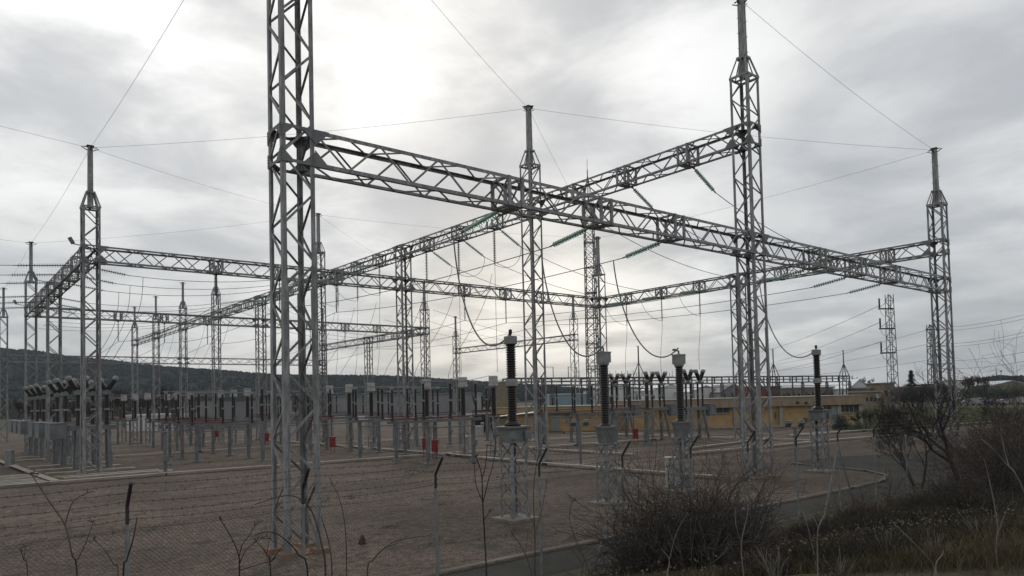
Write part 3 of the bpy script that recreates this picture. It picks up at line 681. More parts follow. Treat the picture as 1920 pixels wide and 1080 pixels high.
for i, ((x, y), lb) in enumerate(dl): dup(D0, (x, y, 0), lb, scale=(.9+.05*((i*3) % 4), 1, .95+.07*((i*7) % 5)/5))
# circuit breakers with two columns and V heads
def breaker(loc, label, group, cab, spl=1.45, cw=1.0, cy0=0):
    t = thing('circuit_breaker', loc, label, 'breaker', group)
    for sx in (-1, 1):
        for sy in (-1, 1):
            b = MB(); b.bar((sx*spl, sy*.55, .08), (sx*1.0, sy*.32, 3.0), .24, .2); b.box((sx*spl, sy*.55, .03), (.5, .5, .14)); b.build('leg', 'equip', t)
    b = MB()
    for sy in (-1, 1):
        b.bar((-1.4, sy*.5, .4), (1.05, sy*.33, 2.9), .05); b.bar((1.4, sy*.5, .4), (-1.05, sy*.33, 2.9), .05)
    for sx in (-1, 1): b.bar((sx*1.4, -.5, .5), (sx*1.05, .33, 2.8), .05); b.bar((sx*1.4, .5, .5), (sx*1.05, -.33, 2.8), .05)
    b.build('bracing', 'steel_b', t)
    b = MB(); b.box((0, .3, 3.12), (3.3, .16, .26)); b.box((0, -.3, 3.12), (3.3, .16, .26)); b.box((0, 0, 3.28), (3.0, .8, .06)); b.build('top_beam', 'equip', t)
    b = MB(); b.box((cab*2.25, cy0, 2.95), (1.05, cw, 1.15)); b.box((cab*2.25, cy0-cw/2-.02, 2.95), (.9, .03, 1.0)); b.box((cab*2.25, cy0, 3.55), (1.15, cw+.1, .05)); b.build('cabinet', 'equip', t)
    for sx in (-1, 1):
        b = MB()
        for dy in (-.28, .28):
            porcelain(b, .12, 3.3, 4.45, 14, (sx*.95, dy), .72, 9); porcelain(b, .12, 4.55, 5.6, 14, (sx*.95, dy), .72, 9)
        b.build('support_insulator', 'porc', t, True)
        b = MB()
        for dy in (-.28, .28): b.lathe([(.13, 4.43), (.14, 4.46), (.14, 4.56), (.13, 4.58)], (sx*.95, dy, 0), 9)
        b.build('flange', 'lightgrey', t)
        b = MB(); b.box((sx*.95, 0, 5.70), (.42, .76, .2)); b.lathe([(.15, 0), (.2, .08), (.2, .22), (.1, .3)], (sx*.95, 0, 5.72), 10); b.bar((sx*.95-.5, 0, 5.62), (sx*.95+.5, 0, 5.62), .08); b.build('gear_housing', 'equip', t)
        for s in (-1, 1):
            ax = Vector((s*.52, 0, .85)).normalized(); p = Vector((sx*.95, 0, 5.85))
            b = MB(); prof = [(.13, .15)]
            for k in range(9): prof += [(.14, .2+k*.09), (.205, .23+k*.09), (.205, .25+k*.09)]
            prof.append((.15, 1.03)); b.lathe(prof, p, 11, ax); a = b.build('interrupter', 'porc', t, True)
            b = MB(); b.lathe([(.18, .98), (.22, 1.02), (.235, 1.14), (.2, 1.26), (.1, 1.33)], p, 11, ax); q = p+ax*1.2; b.bar(q, q+Vector((s*.45, 0, .08)), .1, .05); b.build('end_cap', 'lightgrey', a)
    return t
B0 = breaker((9.7, 61.5, 0), 'grey breaker with tilted heads beside the far left column, nearest of six', 'left-hand circuit breakers', -1, 1.08, 2.9, .7)
for v, lb in ((66.1, 'second nearest of six'), (70.6, 'third nearest of six'), (79.6, 'fourth nearest of six'), (84.2, 'fifth nearest of six'), (88.7, 'farthest of six')):
    dup(B0, (9.5, v, 0), 'grey breaker with tilted heads at far left, '+lb)
B1 = breaker((58.7, 43.2, 0), 'W-headed breaker before the yellow building, rightmost of three', 'right-hand circuit breakers', 1)
dup(B1, (58.7, 48.0, 0), 'W-headed breaker before the yellow building, middle of three'); dup(B1, (58.7, 52.9, 0), 'W-headed breaker before the yellow building, leftmost of three')
# plain post insulators on single grey posts
PI = thing('post_insulator', (21.0, 74.6, 0), 'grey post topped by a slim brown insulator, tallest left of the huge column', 'insulator', 'post insulators')
b = MB(); b.box((0, 0, 1.6), (.26, .22, 3.2)); b.box((0, 0, .04), (.55, .55, .14)); b.build('post', 'equip', PI)
b = MB(); porcelain(b, .13, 3.25, 4.5, 15, core=.66, sides=9); porcelain(b, .12, 4.62, 5.8, 15, core=.66, sides=9); i_ = b.build('insulator', 'porc', PI, True)
b = MB(); b.lathe([(.12, 4.48), (.13, 4.5), (.13, 4.62)], n=9); b.build('flange', 'lightgrey', i_)
b = MB(); b.box((0, 0, 5.86), (.2, .2, .12)); b.build('metal_cap', 'lightgrey', i_)
for (x, y), lb in [((21.0, 57.4), 'slim brown insulator on a grey post just left of the huge foreground column'), ((21.2, 100.3), 'slim brown insulator on a grey post in the far left row'), ((14.3, 101), 'slim brown insulator on a grey post behind the far left column'),
                   ((31.6, 57.6), 'slim brown insulator on a grey post right of the huge column'), ((36.2, 41.0), 'slim brown insulator on a grey post beside the centre column'), ((53.8, 45.2), 'slim brown insulator on a grey post near the red box before the building'),
                   ((45, 50), 'slim brown insulator on a grey post left of the box-headed transformer'), ((26, 93), 'slim brown insulator on a grey post in the distant middle row'), ((44, 62.5), 'slim brown insulator on a grey post by the transformer wall'),
                   ((48, 63), 'slim brown insulator on a grey post left of the centre column'), ((50, 38), 'slim brown insulator on a grey post between the box-headed transformers'), ((38.0, 76), 'slim brown insulator on a grey post before the grey warehouse')]:
    dup(PI, (x, y, 0), lb)
BAY = ('before the mastless column', 'right of the huge column', 'left of the huge column', 'in the far left rows')
for bi, PS in enumerate((PH[1], PH[2], PH[3], PH[4])):
    for k, v in enumerate(PS):
        for j, (xa, xb) in enumerate((((27.0, 33.4), (34, 47)), ((31.0, 42.0), (16.6, 26.2)), ((24.4, 31), (14, 19.8)), ((14.5, 19.5), (21.5, 33)))[bi]):
            wire(sag((xa, v, 5.95), (xb, v+.2, 6.35), .25, 8), .017, f'slack lead between apparatus {BAY[bi]}, {("near", "other")[j]} side, {OR3[k]} from camera', 'apparatus leads')
        wire(bez((U0-.4-(bi > 1)*8, v, 14.2), (U0-1-(bi > 1)*8, v+.5, 10), (30-(bi > 1)*7, v+.3, 8.5), (29.4-(bi > 1)*7, v, 5.95)), .017, f'curved dropper to the apparatus {BAY[bi]}, {OR3[k]} from camera', 'dropper wires')
for k, v in enumerate((25.2, 29.6, 34.2)):
    wire(sag((U0+2, v+30, 12.9), (U1+28, v+60, 13.6), 1.0), .017, f'far slack line beyond the centre column, {OR3[k]} from the right', 'far slack lines')
# red cabinets, white cabinets
RB = thing('red_cabinet', G(500, 838), 'red cabinet on thin legs just left of the huge foreground column', 'cabinet', 'red cabinets in the yard', -YAW)
b = MB(); b.box((0, 0, 1.05), (.46, .34, .85)); b.box((0, -.18, 1.05), (.40, .02, .78)); b.box((0, 0, 1.49), (.52, .40, .04)); b.build('box', 'red', RB)
b = MB()
for sx in (-.16, .16): b.bar((sx, 0, -.02), (sx, 0, .65), .05)
b.bar((-.16, 0, .2), (.16, 0, .2), .04); b.bar((-.1, .05, .6), (-.1, .1, 1.5), .04); b.bar((-.16, .0, .62), (.16, .05, .62), .04)
b.bar((-.1, .1, 1.5), (-.1, .1, 3.2), .05); b.build('stand', 'redrod', RB)
for px, py, lb in ((624, 850, 'red cabinet right of the huge foreground column'), (798, 856, 'red cabinet by the mastless column, left one of two'), (816, 862, 'red cabinet behind the bent fence post'), (1192, 834, 'red cabinet before the yellow building'),
                   (340, 826, 'red cabinet at left, left one of two'), (407, 828, 'red cabinet at left, right one of two'), (330, 815, 'small distant red cabinet by the white hut')):
    dup(RB, G(px, py), lb)
WB = thing('white_cabinet', G(677, 850), 'white control cabinet on a stand between the red boxes', 'cabinet', 'white cabinets in the yard', -YAW)
b = MB(); b.box((0, 0, 1.15), (.5, .32, .72)); b.box((0, 0, 1.53), (.56, .38, .04)); b.build('box', 'white', WB)
b = MB(); b.box((.05, -.165, 1.33), (.14, .02, .12)); b.build('window', 'window', WB)
b = MB(); b.bar((-.15, 0, -.02), (-.15, 0, .8), .05); b.bar((.15, 0, -.02), (.15, 0, .8), .05); b.bar((-.15, 0, .3), (.15, 0, .3), .04); b.build('stand', 'equip', WB)
dup(WB, G(875, 853), 'white control cabinet beside a lattice stand left of the big transformer'); dup(WB, G(1528, 858), 'white control cabinet beside the transformer by the road bend')
LB = thing('marker_cabinet', G(18, 876), 'pale upright cabinet at the left edge before the breakers', 'cabinet', None, -YAW)
b = MB(); b.box((0, 0, .65), (.52, .4, 1.3)); b.box((0, 0, 1.33), (.58, .46, .06)); b.build('box', 'lightgrey', LB)
b = MB(); b.box((0, 0, .0), (.7, .6, .12)); b.build('plinth', 'conc', LB)
LC = thing('meter_cabinet', G(1262, 915), 'white cabinet half hidden behind the bare bush', 'cabinet', None, -YAW)
b = MB(); b.box((0, 0, .7), (.62, .5, 1.5)); b.box((0, 0, 1.48), (.7, .58, .05)); b.build('box', 'white', LC)
b = MB(); b.box((0, 0, .0), (.8, .7, .12)); b.build('plinth', 'conc', LC)
# floodlights on posts
def flood(px, py, label, h, head=1):
    t = thing('floodlight', G(px, py), label, 'floodlight', 'floodlights on low posts', -YAW)
    b = MB(); b.box((0, 0, h/2), (.16, .16, h)); b.box((0, 0, .03), (.5, .5, .12)); b.build('post', 'equip', t)
    b = MB(); b.bar((-.45, 0, h), (.45, 0, h), .07); b.build('crossbar', 'equip', t)
    for s in (-1, 1):
        b = MB(); b.bar((s*.42, .16, h+.1), (s*.42, -.12, h+.34), .36, .2); o = b.build('lamp', 'equip', t)
        b = MB(); b.bar((s*.42, .09, h+.24), (s*.42, -.14, h+.44), .30, .02); b.build('glass', 'lens', o)
    return t
flood(1493, 870, 'twin floodlight on a post right of the tall column', 2.3); flood(1089, 873, 'twin floodlight on a square post left of the box-headed transformers', 2.6); flood(308, 828, 'twin floodlight on a post in the left part of the yard', 1.7)
t = thing('junction_post', G(310, 886), 'short grey post with a small box standing alone in the left yard', 'post')
b = MB(); b.box((0, 0, 1.4), (.20, .16, 2.8)); b.box((0, 0, .03), (.9, .6, .12)); b.build('post', 'equip', t)
b = MB(); b.box((0, -.13, .95), (.40, .2, .42)); b.build('box', 'equip', t)
b = MB(); b.box((0, 0, 2.82), (.7, .3, .05)); b.build('cap_plate', 'equip', t)
for z_, (x, y), lb in ((ZB+.65, (U2-.95, VA2+.6), 'tilted floodlight on the corner above the steep beam'), (ZB+.65, (U2-1.3, 75.4), 'small floodlight halfway down the steep beam'), (ZB+.65, (U2-1.3, VA3), 'small floodlight at the far end of the steep beam')):
    t = thing('beam_floodlight', (x, y, z_), lb, 'floodlight', 'floodlights on the steep beam')
    b = MB(); b.bar((-.24, 0, .52), (0, 0, .1), .15, .24); b.build('lamp', 'equip', t); b = MB(); b.bar((-.05, 0, .1), (1.1, 0, -.05), .06); b.build('arm', 'steel_b', t)
# ------------------------------------------------------------------ buildings
def lat(px, d): return (px-960)/F*d
def local_thing(name, d, label, cat, group=None, z=0): return thing(name, L(0, d, z), label, cat, group, -YAW)
DB = 94.0
bx = lambda px: lat(px, DB)
CB = local_thing('control_building', DB, 'long ochre control building with a brown concrete fascia on the far side of the yard', 'building')
def wall(x0, x1, z0, z1, y0, y1, b): b.box(((x0+x1)/2, (y0+y1)/2, (z0+z1)/2), (x1-x0, y1-y0, z1-z0))
b = MB(); wall(bx(1178), bx(1613), 0, 3.0, .25, 13, b); b.build('wall', 'yellow', CB)
b = MB(); wall(bx(1172), bx(1619), 2.72, 3.86, -.35, 13.4, b); b.build('fascia', 'fascia', CB)
b = MB(); wall(bx(1170), bx(1621), 3.86, 3.95, -.42, 13.5, b); b.build('roof_coping', 'column', CB)
for px in (1288, 1377, 1462, 1521, 1571, 1611):
    b = MB(); wall(bx(px-3.5), bx(px+3.5), 0, 2.72, -.05, .30, b); b.build('pilaster', 'column', CB)
for x0, x1, z0, z1 in ((1318, 1366, 2.05, 2.7), (1524, 1555, 1.95, 2.68), (1574, 1607, 1.75, 2.68)):
    b = MB(); wall(bx(x0), bx(x1), z0, z1, .17, .28, b); w = b.build('window', 'window', CB)
    b = MB(); wall(bx(x0)-.05, bx(x1)+.05, z0-.12, z0-.003, .05, .24, b)
    for k in range(1, 4): wall(bx(x0)+k*(bx(x1)-bx(x0))/4-.03, bx(x0)+k*(bx(x1)-bx(x0))/4+.03, z0+.003, z1-.003, .14, .169, b)
    b.build('frame', 'column', w)
b = MB(); wall(bx(1557), bx(1567), .05, 2.6, .1, .24, b); b.build('door', 'door', CB)
b = MB(); wall(bx(1310), bx(1613), 0.0, .25, -.02, .24, b); b.build('plinth', 'column', CB)
for px, z in ((1491, 3.15), (1507, 3.1), (1526, 3.1)): b = MB(); b.box((bx(px), -.45, z), (.3, .28, .22)); b.bar((bx(px), -.4, z), (bx(px), -.3, z+.2), .05); b.build('wall_lamp', 'dark', CB)
b = MB(); b.box((bx(1508), .12, .85), (.4, .3, .5)); b.build('wall_box', 'roofd', CB)
b = MB(); b.box((bx(1452), .16, 1.5), (.12, .2, .9)); b.build('drain_pipe', 'roofd', CB)
# lower wing
b = MB(); wall(bx(945), bx(1176), 0, 2.55, 3.0, 12, b); b.build('wall', 'yellow', CB)
b = MB(); wall(bx(918), bx(1177.5), 2.5, 3.32, 2.4, 12.4, b); b.build('roof', 'yellow', CB)
b = MB(); wall(bx(916), bx(1178), 3.325, 3.40, 2.3, 12.5, b); b.build('roof_coping', 'column', CB)
b = MB(); wall(bx(1034), bx(1049), .05, 2.3, 2.9, 3.06, b); dr = b.build('door', 'door', CB)
b = MB(); wall(bx(1041.2), bx(1041.8), .05, 2.3, 2.87, 2.90, b); wall(bx(1033), bx(1034), .05, 2.4, 2.85, 3.02, b); wall(bx(1049), bx(1050), .05, 2.4, 2.85, 3.02, b); b.build('frame', 'column', dr)
b = MB(); wall(bx(1057), bx(1061), 1.2, 1.45, 2.93, 3.02, b); b.build('notice', 'white', CB)
b = MB(); wall(bx(1061.5), bx(1064), 1.2, 1.45, 2.93, 3.02, b); b.build('wall_box', 'roofd', CB)
b = MB(); b.box((bx(1065), 2.8, 2.1), (.35, .4, .35)); b.build('wall_lamp', 'roofd', CB)
sd = local_thing('tool_shed', 90, 'small open shed with a white sloping roof left of the building door', 'shed')
sx = lambda px: lat(px, 90)
b = MB(); b.prism([(sx(921), -.4, 2.25), (sx(1000), -.4, 2.72), (sx(1000), -.4, 2.80), (sx(921), -.4, 2.33)], (0, 4, 0)); b.build('roof', 'roofw', sd)
b = MB(); wall(sx(925), sx(955), 0, 2.2, .1, 3.2, b); wall(sx(955), sx(994), 0, 1.1, .2, .4, b); b.build('wall', 'ochre2', sd)
for px in (957, 994): b = MB(); wall(sx(px)-.1, sx(px)+.1, 0, 2.3, .0, .2, b); b.build('post', 'column', sd)
fw_ = local_thing('fire_wall', 101, 'tall tan concrete fire wall beside the power transformer', 'wall')
b = MB(); wall(lat(926, 101), lat(967, 101), 0, 6.9, 0, 5, b); b.build('wall', 'ochre2', fw_); b = MB(); wall(lat(925, 101), lat(968, 101), 6.9, 7.05, -.1, 5.1, b); b.build('coping', 'column', fw_)
def power_transformer(pxc, d, label, s=1):
    t = thing('power_transformer', L(lat(pxc, d), d), label, 'transformer', None, -YAW)
    b = MB(); b.box((0, 1.2, 1.6*s), (3.2*s, 2.0, 2.4*s)); b.box((0, 1.2, .25), (3.6*s, 2.4, .4)); b.box((0, 1.2, 2.85*s), (3.4*s, 2.1, .15)); b.build('tank', 'roofd', t)
    b = MB()
    for i in range(9): b.box((-1.3*s+i*.32*s, 0, 1.7*s), (.08, .7, 1.9*s))
    b.build('radiator', 'roofd', t)
    b = MB(); b.tube([(-1.6*s, .6, 3.5*s), (1.7*s, .6, 3.6*s)], .12, 8); b.tube([(-1.6*s, .2, 3.3*s), (1.7*s, .2, 3.35*s)], .09, 8)
    for x in (-1.5, -.9, 1.5): b.bar((x*s, -.2, .1), (x*s, .2, 3.4*s), .1)
    b.build('pipe', 'redrod', t)
    for x, k in ((-.9, -.35), (0, 0), (.9, .35)):
        b = MB(); ax = Vector((k*.7, 0, 1)).normalized(); prof = [(.1, 0)]
        for i in range(14): prof += [(.09, .1+i*.16), (.16, .14+i*.16), (.09, .2+i*.16)]
        prof.append((.06, 2.5)); b.lathe(prof, (x*s, 1.0, 3.3*s), 9, ax); b.build('bushing', 'porc', t, True)
    b = MB(); b.box((0, .9, 6.0*s), (1.6, .1, .1)); b.build('terminal_bar', 'lightgrey', t)
    return t
power_transformer(902, 102, 'dark grey power transformer with red pipes beside the tan fire wall', .85)
t = thing('concrete_tank', L(lat(897, 93), 93), 'white stepped box with a square hatch before the power transformer', 'box', None, -YAW)
b = MB(); b.box((-.1, 0, .55), (1.2, 1, 1.2)); b.box((.38, 0, 1.35), (.4, .6, .45)); b.build('body', 'white', t); b = MB(); b.box((.38, -.32, 1.35), (.16, .03, .18)); b.build('hatch', 'window', t)
def shed(name, label, px0, px1, d, z1, depth, wm, rm, gable=0, z0=0, eave=.25, group='buildings beyond the substation', wins=0, rot=0):
    xm = lat((px0+px1)/2, d); t = thing(name, L(xm, d), label, 'building', group, -YAW+rot)
    w = (px1-px0)/F*d
    b = MB(); b.box((0, depth/2, (z0+z1)/2), (w, depth, z1-z0+.2))
    if gable: b.prism([(-w/2, 0.003, z1+.095), (w/2, 0.003, z1+.095), (0, 0.003, z1+gable)], (0, depth-.006, 0))
    b.build('wall', wm, t)
    b = MB()
    if gable:
        for s in (-1, 1):
            b.prism([(s*(w/2+eave), -eave, z1-.1+.12), (0, -eave, z1+gable+.12), (0, -eave, z1+gable+.3), (s*(w/2+eave), -eave, z1+.2)], (0, depth+2*eave, 0))
    else: b.box((0, depth/2, z1+.25), (w+2*eave, depth+2*eave, .3))
    b.build('roof', rm, t)
    for i in range(wins):
        b = MB(); b.box((-w/2+(i+.5)*w/wins, -.03, z0+(z1-z0)*.62), (w/wins*.5, .12, (z1-z0)*.22)); b.build('window', 'window', t)
    return t
gw = shed('warehouse', 'long plain grey warehouse behind the yard left of the fire wall', 622, 893, 190, 6.2, 30, 'greywall', 'greywall')
b = MB(); b.box((0, -.05, .55), (38.2, .1, 1.0)); b.build('base_band', 'whitewall', gw)
wh = shed('white_hut', 'long low white hut in front of the hill at left', 236, 338, 140, 2.9, 8, 'whitewall', 'roofw')
gh = shed('grey_hall', 'grey hall with a dark and red banner at left behind the breakers', 340, 492, 152, 5.6, 20, 'greywall', 'roofd')
b = MB(); b.box((lat(441-416, 152)+0, -.12, 4.3), (3.9, .06, 1.0)); bn = b.build('banner', 'whitewall', gh)
b = MB(); b.box((lat(434-416, 152), -.17, 4.3), (1.0, .04, .7)); b.build('dark_mark', 'roofd', bn)
b = MB()
for k in range(4): b.box((lat(441-416, 152)+.5*k, -.17, 4.32+.1*(k % 2)), (.36, .04, .62)); b.bar((lat(441-416, 152)+.5*k, -.17, 4.05), (lat(441-416, 152)+.5*k+.3, -.17, 4.55), .12, .05)
b.build('red_mark', 'redmark', bn)
shed('far_hall', 'blue-grey roofed hall seen over the low wing of the yellow building', 1030, 1105, 230, 5.5, 30, 'roofb', 'roofw')
shed('far_hall', 'white hall seen between the two box-headed transformers', 1108, 1215, 260, 7.0, 30, 'whitewall', 'roofd', 1.2)
shed('far_hall', 'pale gabled hall right of the box-headed transformers', 1222, 1292, 230, 6.2, 30, 'whitewall', 'roofw', 1.6)
shed('far_hall', 'light gabled building seen between the right-hand breaker heads', 1294, 1352, 210, 5.2, 24, 'whitewall', 'roofw', 1.8)
shed('far_hall', 'dark-roofed building left of the tall column behind the yellow building', 1350, 1398, 200, 4.8, 20, 'greywall', 'roofd', 2.2)
shed('far_hall', 'brick red building behind the yellow building right of the tall column', 1400, 1462, 190, 5.8, 20, 'redwall', 'redwall')
shed('far_hall', 'long beige hall behind the yellow building at right', 1464, 1592, 200, 5.6, 24, 'ochre2', 'roofw', 0, wins=14)
shed('white_shed', 'white gabled shed beside the end of the bus structure', 1592, 1630, 190, 5.0, 20, 'roofw', 'roofw', 2.4)
ob = shed('ochre_block', 'two-storey pale ochre block behind the lawn at right', 1632, 1660, 175, 4.9, 12, 'ochre2', 'column', wins=3)
tb = shed('ochre_tower', 'square ochre tower with two small windows left of the three-armed pylon', 1655, 1676, 170, 5.9, 8, 'ochre2', 'ochre2', wins=2)
lb_ = shed('ochre_wing', 'low pale ochre wing with a row of windows and a white sign', 1612, 1651, 167, 4.0, 5, 'ochre2', 'column', wins=5)
b = MB(); b.box((1.6, -.08, 3.2), (1.0, .06, .95)); sg = b.build('sign', 'white', lb_); b = MB()
for k in range(3): b.box((1.3+.3*k, -.12, 3.2), (.12, .03, .4))
b.build('sign_marks', 'greywall', sg)
shed('white_block', 'white flat-topped block on the skyline right of the rightmost column', 1795, 1814, 300, 7.6, 12, 'whitewall', 'roofd')
shed('far_warehouse', 'pale warehouse with blue-white roof at the right edge', 1858, 1935, 300, 5.2, 30, 'ochre2', 'roofw', 1.8)
shed('far_warehouse', 'low brownish terrace behind the conifer', 1690, 1790, 260, 5.2, 20, 'redwall', 'column', 0, wins=9)
# tubular bus structure of the second yard
A_, B_ = P(958, 735, 135), P(1594, 735, 186); A_.z = B_.z = 0
ln = (B_-A_).length; t = thing('bus_structure', A_, 'long low bus structure of dark rails and posts behind the yellow building', 'bus structure', None, math.atan2(B_.y-A_.y, B_.x-A_.x))
for z, r in ((8.45, .14), (7.75, .10), (7.0, .14), (6.1, .08)):
    b = MB(); b.bar((0, 0, z), (ln, 0, z), r*1.6); b.bar((0, 3, z), (ln, 3, z), r*1.4); b.build('rail', 'dull', t)
n = 44
for i in range(n+1):
    x = i*ln/n; b = MB(); b.bar((x, 0, 7.0), (x, 0, 8.45), .22)
    if i % 4 == 0:
        b.bar((x, 0, 0), (x, 0, 7), .24); b.bar((x, 3, 0), (x, 3, 8.4), .24); b.bar((x, 0, 8.3), (x, 3, 8.3), .15)
        for k in range(5):
            s = 1 if k % 2 else -1; b.bar((x-.5, 0, 1.0+k*1.2), (x+.5, 0, 1.0+(k+1)*1.2), .07) if s > 0 else b.bar((x+.5, 0, 1.0+k*1.2), (x-.5, 0, 1.0+(k+1)*1.2), .07)
        b.bar((x+.5, 0, 0), (x+.5, 0, 7), .14); b.bar((x-.5, 0, 0), (x-.5, 0, 7), .14)
    b.build('post', 'dull', t)
b = MB()
for i in range(26):
    b = MB(); x = ln*(.22+.2*i/26); b.bar((x, 1.5, 8.3), (x, 1.5, 9.9 if i % 2 else 9.5), .07); b.build('rod', 'dull', t)
for i in range(3):
    b = MB(); x = ln*(.075+.055*i); b.tube([(x, 0, 8.4), (x, 0, 10.6), (x+2, 0, 10.6), (x+2, 0, 8.4)], .09, 5); b.build('hoop', 'dull', t)
for i in range(40):
    if i % 3 == 2: continue
    b = MB(); x = ln*(.05+.9*i/40); porcelain(b, .16, 3.2, 4.6, 8, (x, -3), .7, 7); b.bar((x, -3, 0), (x, -3, 3.2), .2); b.build('stub_insulator', 'porc', t)
for px, d, lb in ((1452, 172, 'small pointed lightning mast behind the tall column right of centre'), (1584, 184, 'small pointed lightning mast at the right end of the bus structure'), (1199, 150, 'small pointed lightning mast left of the box-headed transformer')):
    q = P(px, 735, d); t = thing('lightning_mast', (q.x, q.y, 0), lb, 'mast', 'lightning masts of the second yard')
    b = MB()
    for s in (-1, 1):
        for r in (-1, 1): b.bar((s*.9, r*.9, 0), (s*.9, r*.9, 8.4), .16); b.bar((s*.9, r*.9, 8.4), (0, 0, 11.6), .16)
    for k in range(6): b.bar((-.9, -.9, k*1.4), (.9, -.9, k*1.4+1.4), .08); b.bar((.9, -.9, k*1.4), (-.9, -.9, k*1.4+1.4), .08); b.bar((-.9, -.9, k*1.4), (-.9, .9, k*1.4+1.4), .08)
    b.build('lattice', 'dull', t); b = MB(); b.bar((0, 0, 11.4), (0, 0, 15.0), .2); b.box((-.25, 0, 15.0), (.9, .1, .08)); b.build('spike', 'dull', t)
# telecom tower
def mast_tower(px, d, h, w0, w1, label, name, cat, bay, bw, ring=0, top=None):
    q = P(px, 735, d); t = thing(name, (q.x, q.y, 0), label, cat, None, -YAW+.08)
    hw = lambda z: (w0+(w1-w0)*z/h)/2
    for sx in (-1, 1):
        for sy in (-1, 1):
            b = MB(); b.bar((sx*hw(0), sy*hw(0), 0), (sx*hw(h), sy*hw(h), h), bw*1.7); b.build('leg', 'dull', t)
    b = MB(); n = int(h/bay)
    for i in range(n):
        za, zb = i*h/n, (i+1)*h/n; p, r = hw(za), hw(zb)
        for s in (-1, 1):
            k_ = 1 if (i+(s > 0)) % 2 else -1
            b.bar((-k_*p, s*p, za), (k_*r, s*r, zb), bw); b.bar((s*p, -k_*p, za), (s*r, k_*r, zb), bw)
            if ring: b.bar((k_*p, s*p, za), (-k_*r, s*r, zb), bw); b.bar((s*p, k_*p, za), (s*r, -k_*r, zb), bw)
            if i % 2 == 0: b.bar((-p, s*p, za), (p, s*p, za), bw); b.bar((s*p, -p, za), (s*p, p, za), bw)
    b.build('bracing', 'dull', t)
    if ring:
        for z in range(int(ring), int(h), int(ring)):
            p = hw(z)+.10; b = MB()
            for q_ in (-1, 1): b.box((0, q_*p, z), (2*p+.1, .1, .08)); b.box((q_*p, 0, z+.0025), (.1, 2*p-.12, .08))
            b.box((0, p*.5, z+.1), (2*p, p*.9, .03)); b.build('rest_platform', 'dull', t)
    return t, hw
tt, hw = mast_tower(1113, 140, 42.5, 2.35, 1.65, 'tall slim lattice telecom tower rising behind the corner of the far beams', 'telecom_tower', 'tower', 1.75, .085, 5)
b = MB()
for sx in (-1, 1):
    for sy in (-1, 1): b.bar((sx*.87, sy*.87, 42.5), (0, 0, 48.5), .10)
b.bar((0, 0, 42.5), (0, 0, 49.5), .16); b.bar((0, 0, 49.5), (0, 0, 51.6), .07); b.build('spire', 'dull', tt)
b = MB(); b.lathe([(.1, 0), (.7, .25), (.7, .3)], (1.0, -.9, 33), 12, (0, -1, 0)); b.box((-1.1, -.4, 38), (.25, .2, 2.0)); b.box((1.1, .3, 39), (.25, .2, 2.0)); b.build('antenna', 'lightgrey', tt)
# three-armed pylon and the twin-circuit pylon
pt, hw = mast_tower(1675, 150, 24.6, 1.6, 1.1, 'pylon with three arms to the left standing right of the yellow building', 'power_pylon', 'pylon', 1.25, .06)
for z in (21.6, 17.4, 12.3):
    b = MB(); b.bar((-2.5, 0, z), (.9, 0, z), .2, .28); b.bar((-.7, 0, z+1.4), (-2.4, 0, z+.1), .06); a = b.build('arm', 'dark', pt)
    b = MB(); b.v = []; porcelain(b, .2, z+.2, z+2.2, 9, (-2.25, 0), .75, 8); b.build('insulator', 'porc', a)
    b = MB(); b.tube(bez((-2.2, 0, z), (-2.0, 0, z-1.2), (-1.4, 0, z-1.5), (-.7, 0, z-1.7), 8), .04, 4); b.build('cable_loop', 'wire', a)
pt2, hw = mast_tower(1750, 222, 24.5, 2.2, 1.4, 'distant pylon seen beside the rightmost column', 'power_pylon', 'pylon', 1.6, .11)
for z in (23.0, 17.8, 12.2):
    b = MB(); b.bar((-1.6, 0, z), (4.6, 0, z), .25, .25); b.build('arm', 'dark', pt2)
pylon_lines = [((1649, 573, 150), (1400, 665, 330)), ((1651, 604, 150), (1400, 690, 330)), ((1653, 640, 150), (1400, 702, 330)),
               ((1738, 619, 222), (1400, 690, 360)), ((1736, 646, 222), (1400, 700, 360)), ((1736, 676, 222), (1400, 707, 360))]
for k, (a, b_) in enumerate(pylon_lines):
    wire(sag(P(*a), P(*b_), 1.5), .05, f'distant power line running left from the {"three-armed" if k < 3 else "distant"} pylon, {OR3[k % 3]} from the top', 'distant power lines')
for k, (a, b_) in enumerate((((1752, 614, 222), (1985, 572, 150)), ((1752, 620, 222), (1985, 580, 150)), ((1752, 645, 222), (1985, 606, 150)), ((1752, 650, 222), (1985, 613, 150)), ((1752, 676, 222), (1985, 645, 150)), ((1752, 690, 222), (1985, 664, 150)))):
    wire(sag(P(*a), P(*b_), 1.2), .05, f'distant power line running right from the distant pylon, number {("one", "two", "three", "four", "five", "six")[k]} from the top', 'distant power lines')
for k, (px, py, h) in enumerate(((1869, 712, 18), (1878, 712, 16))):
    q = P(px, 722, 900); t = thing('skyline_mast', (q.x, q.y, 10), f'thin mast on the wooded skyline at far right, {("left", "right")[k]} one of two', 'mast', 'masts on the skyline')
    b = MB(); b.bar((0, 0, 0), (0, 0, h), .7); b.box((0, 0, h-1), (2.5, .8, .8)); b.build('pole', 'roofd', t)
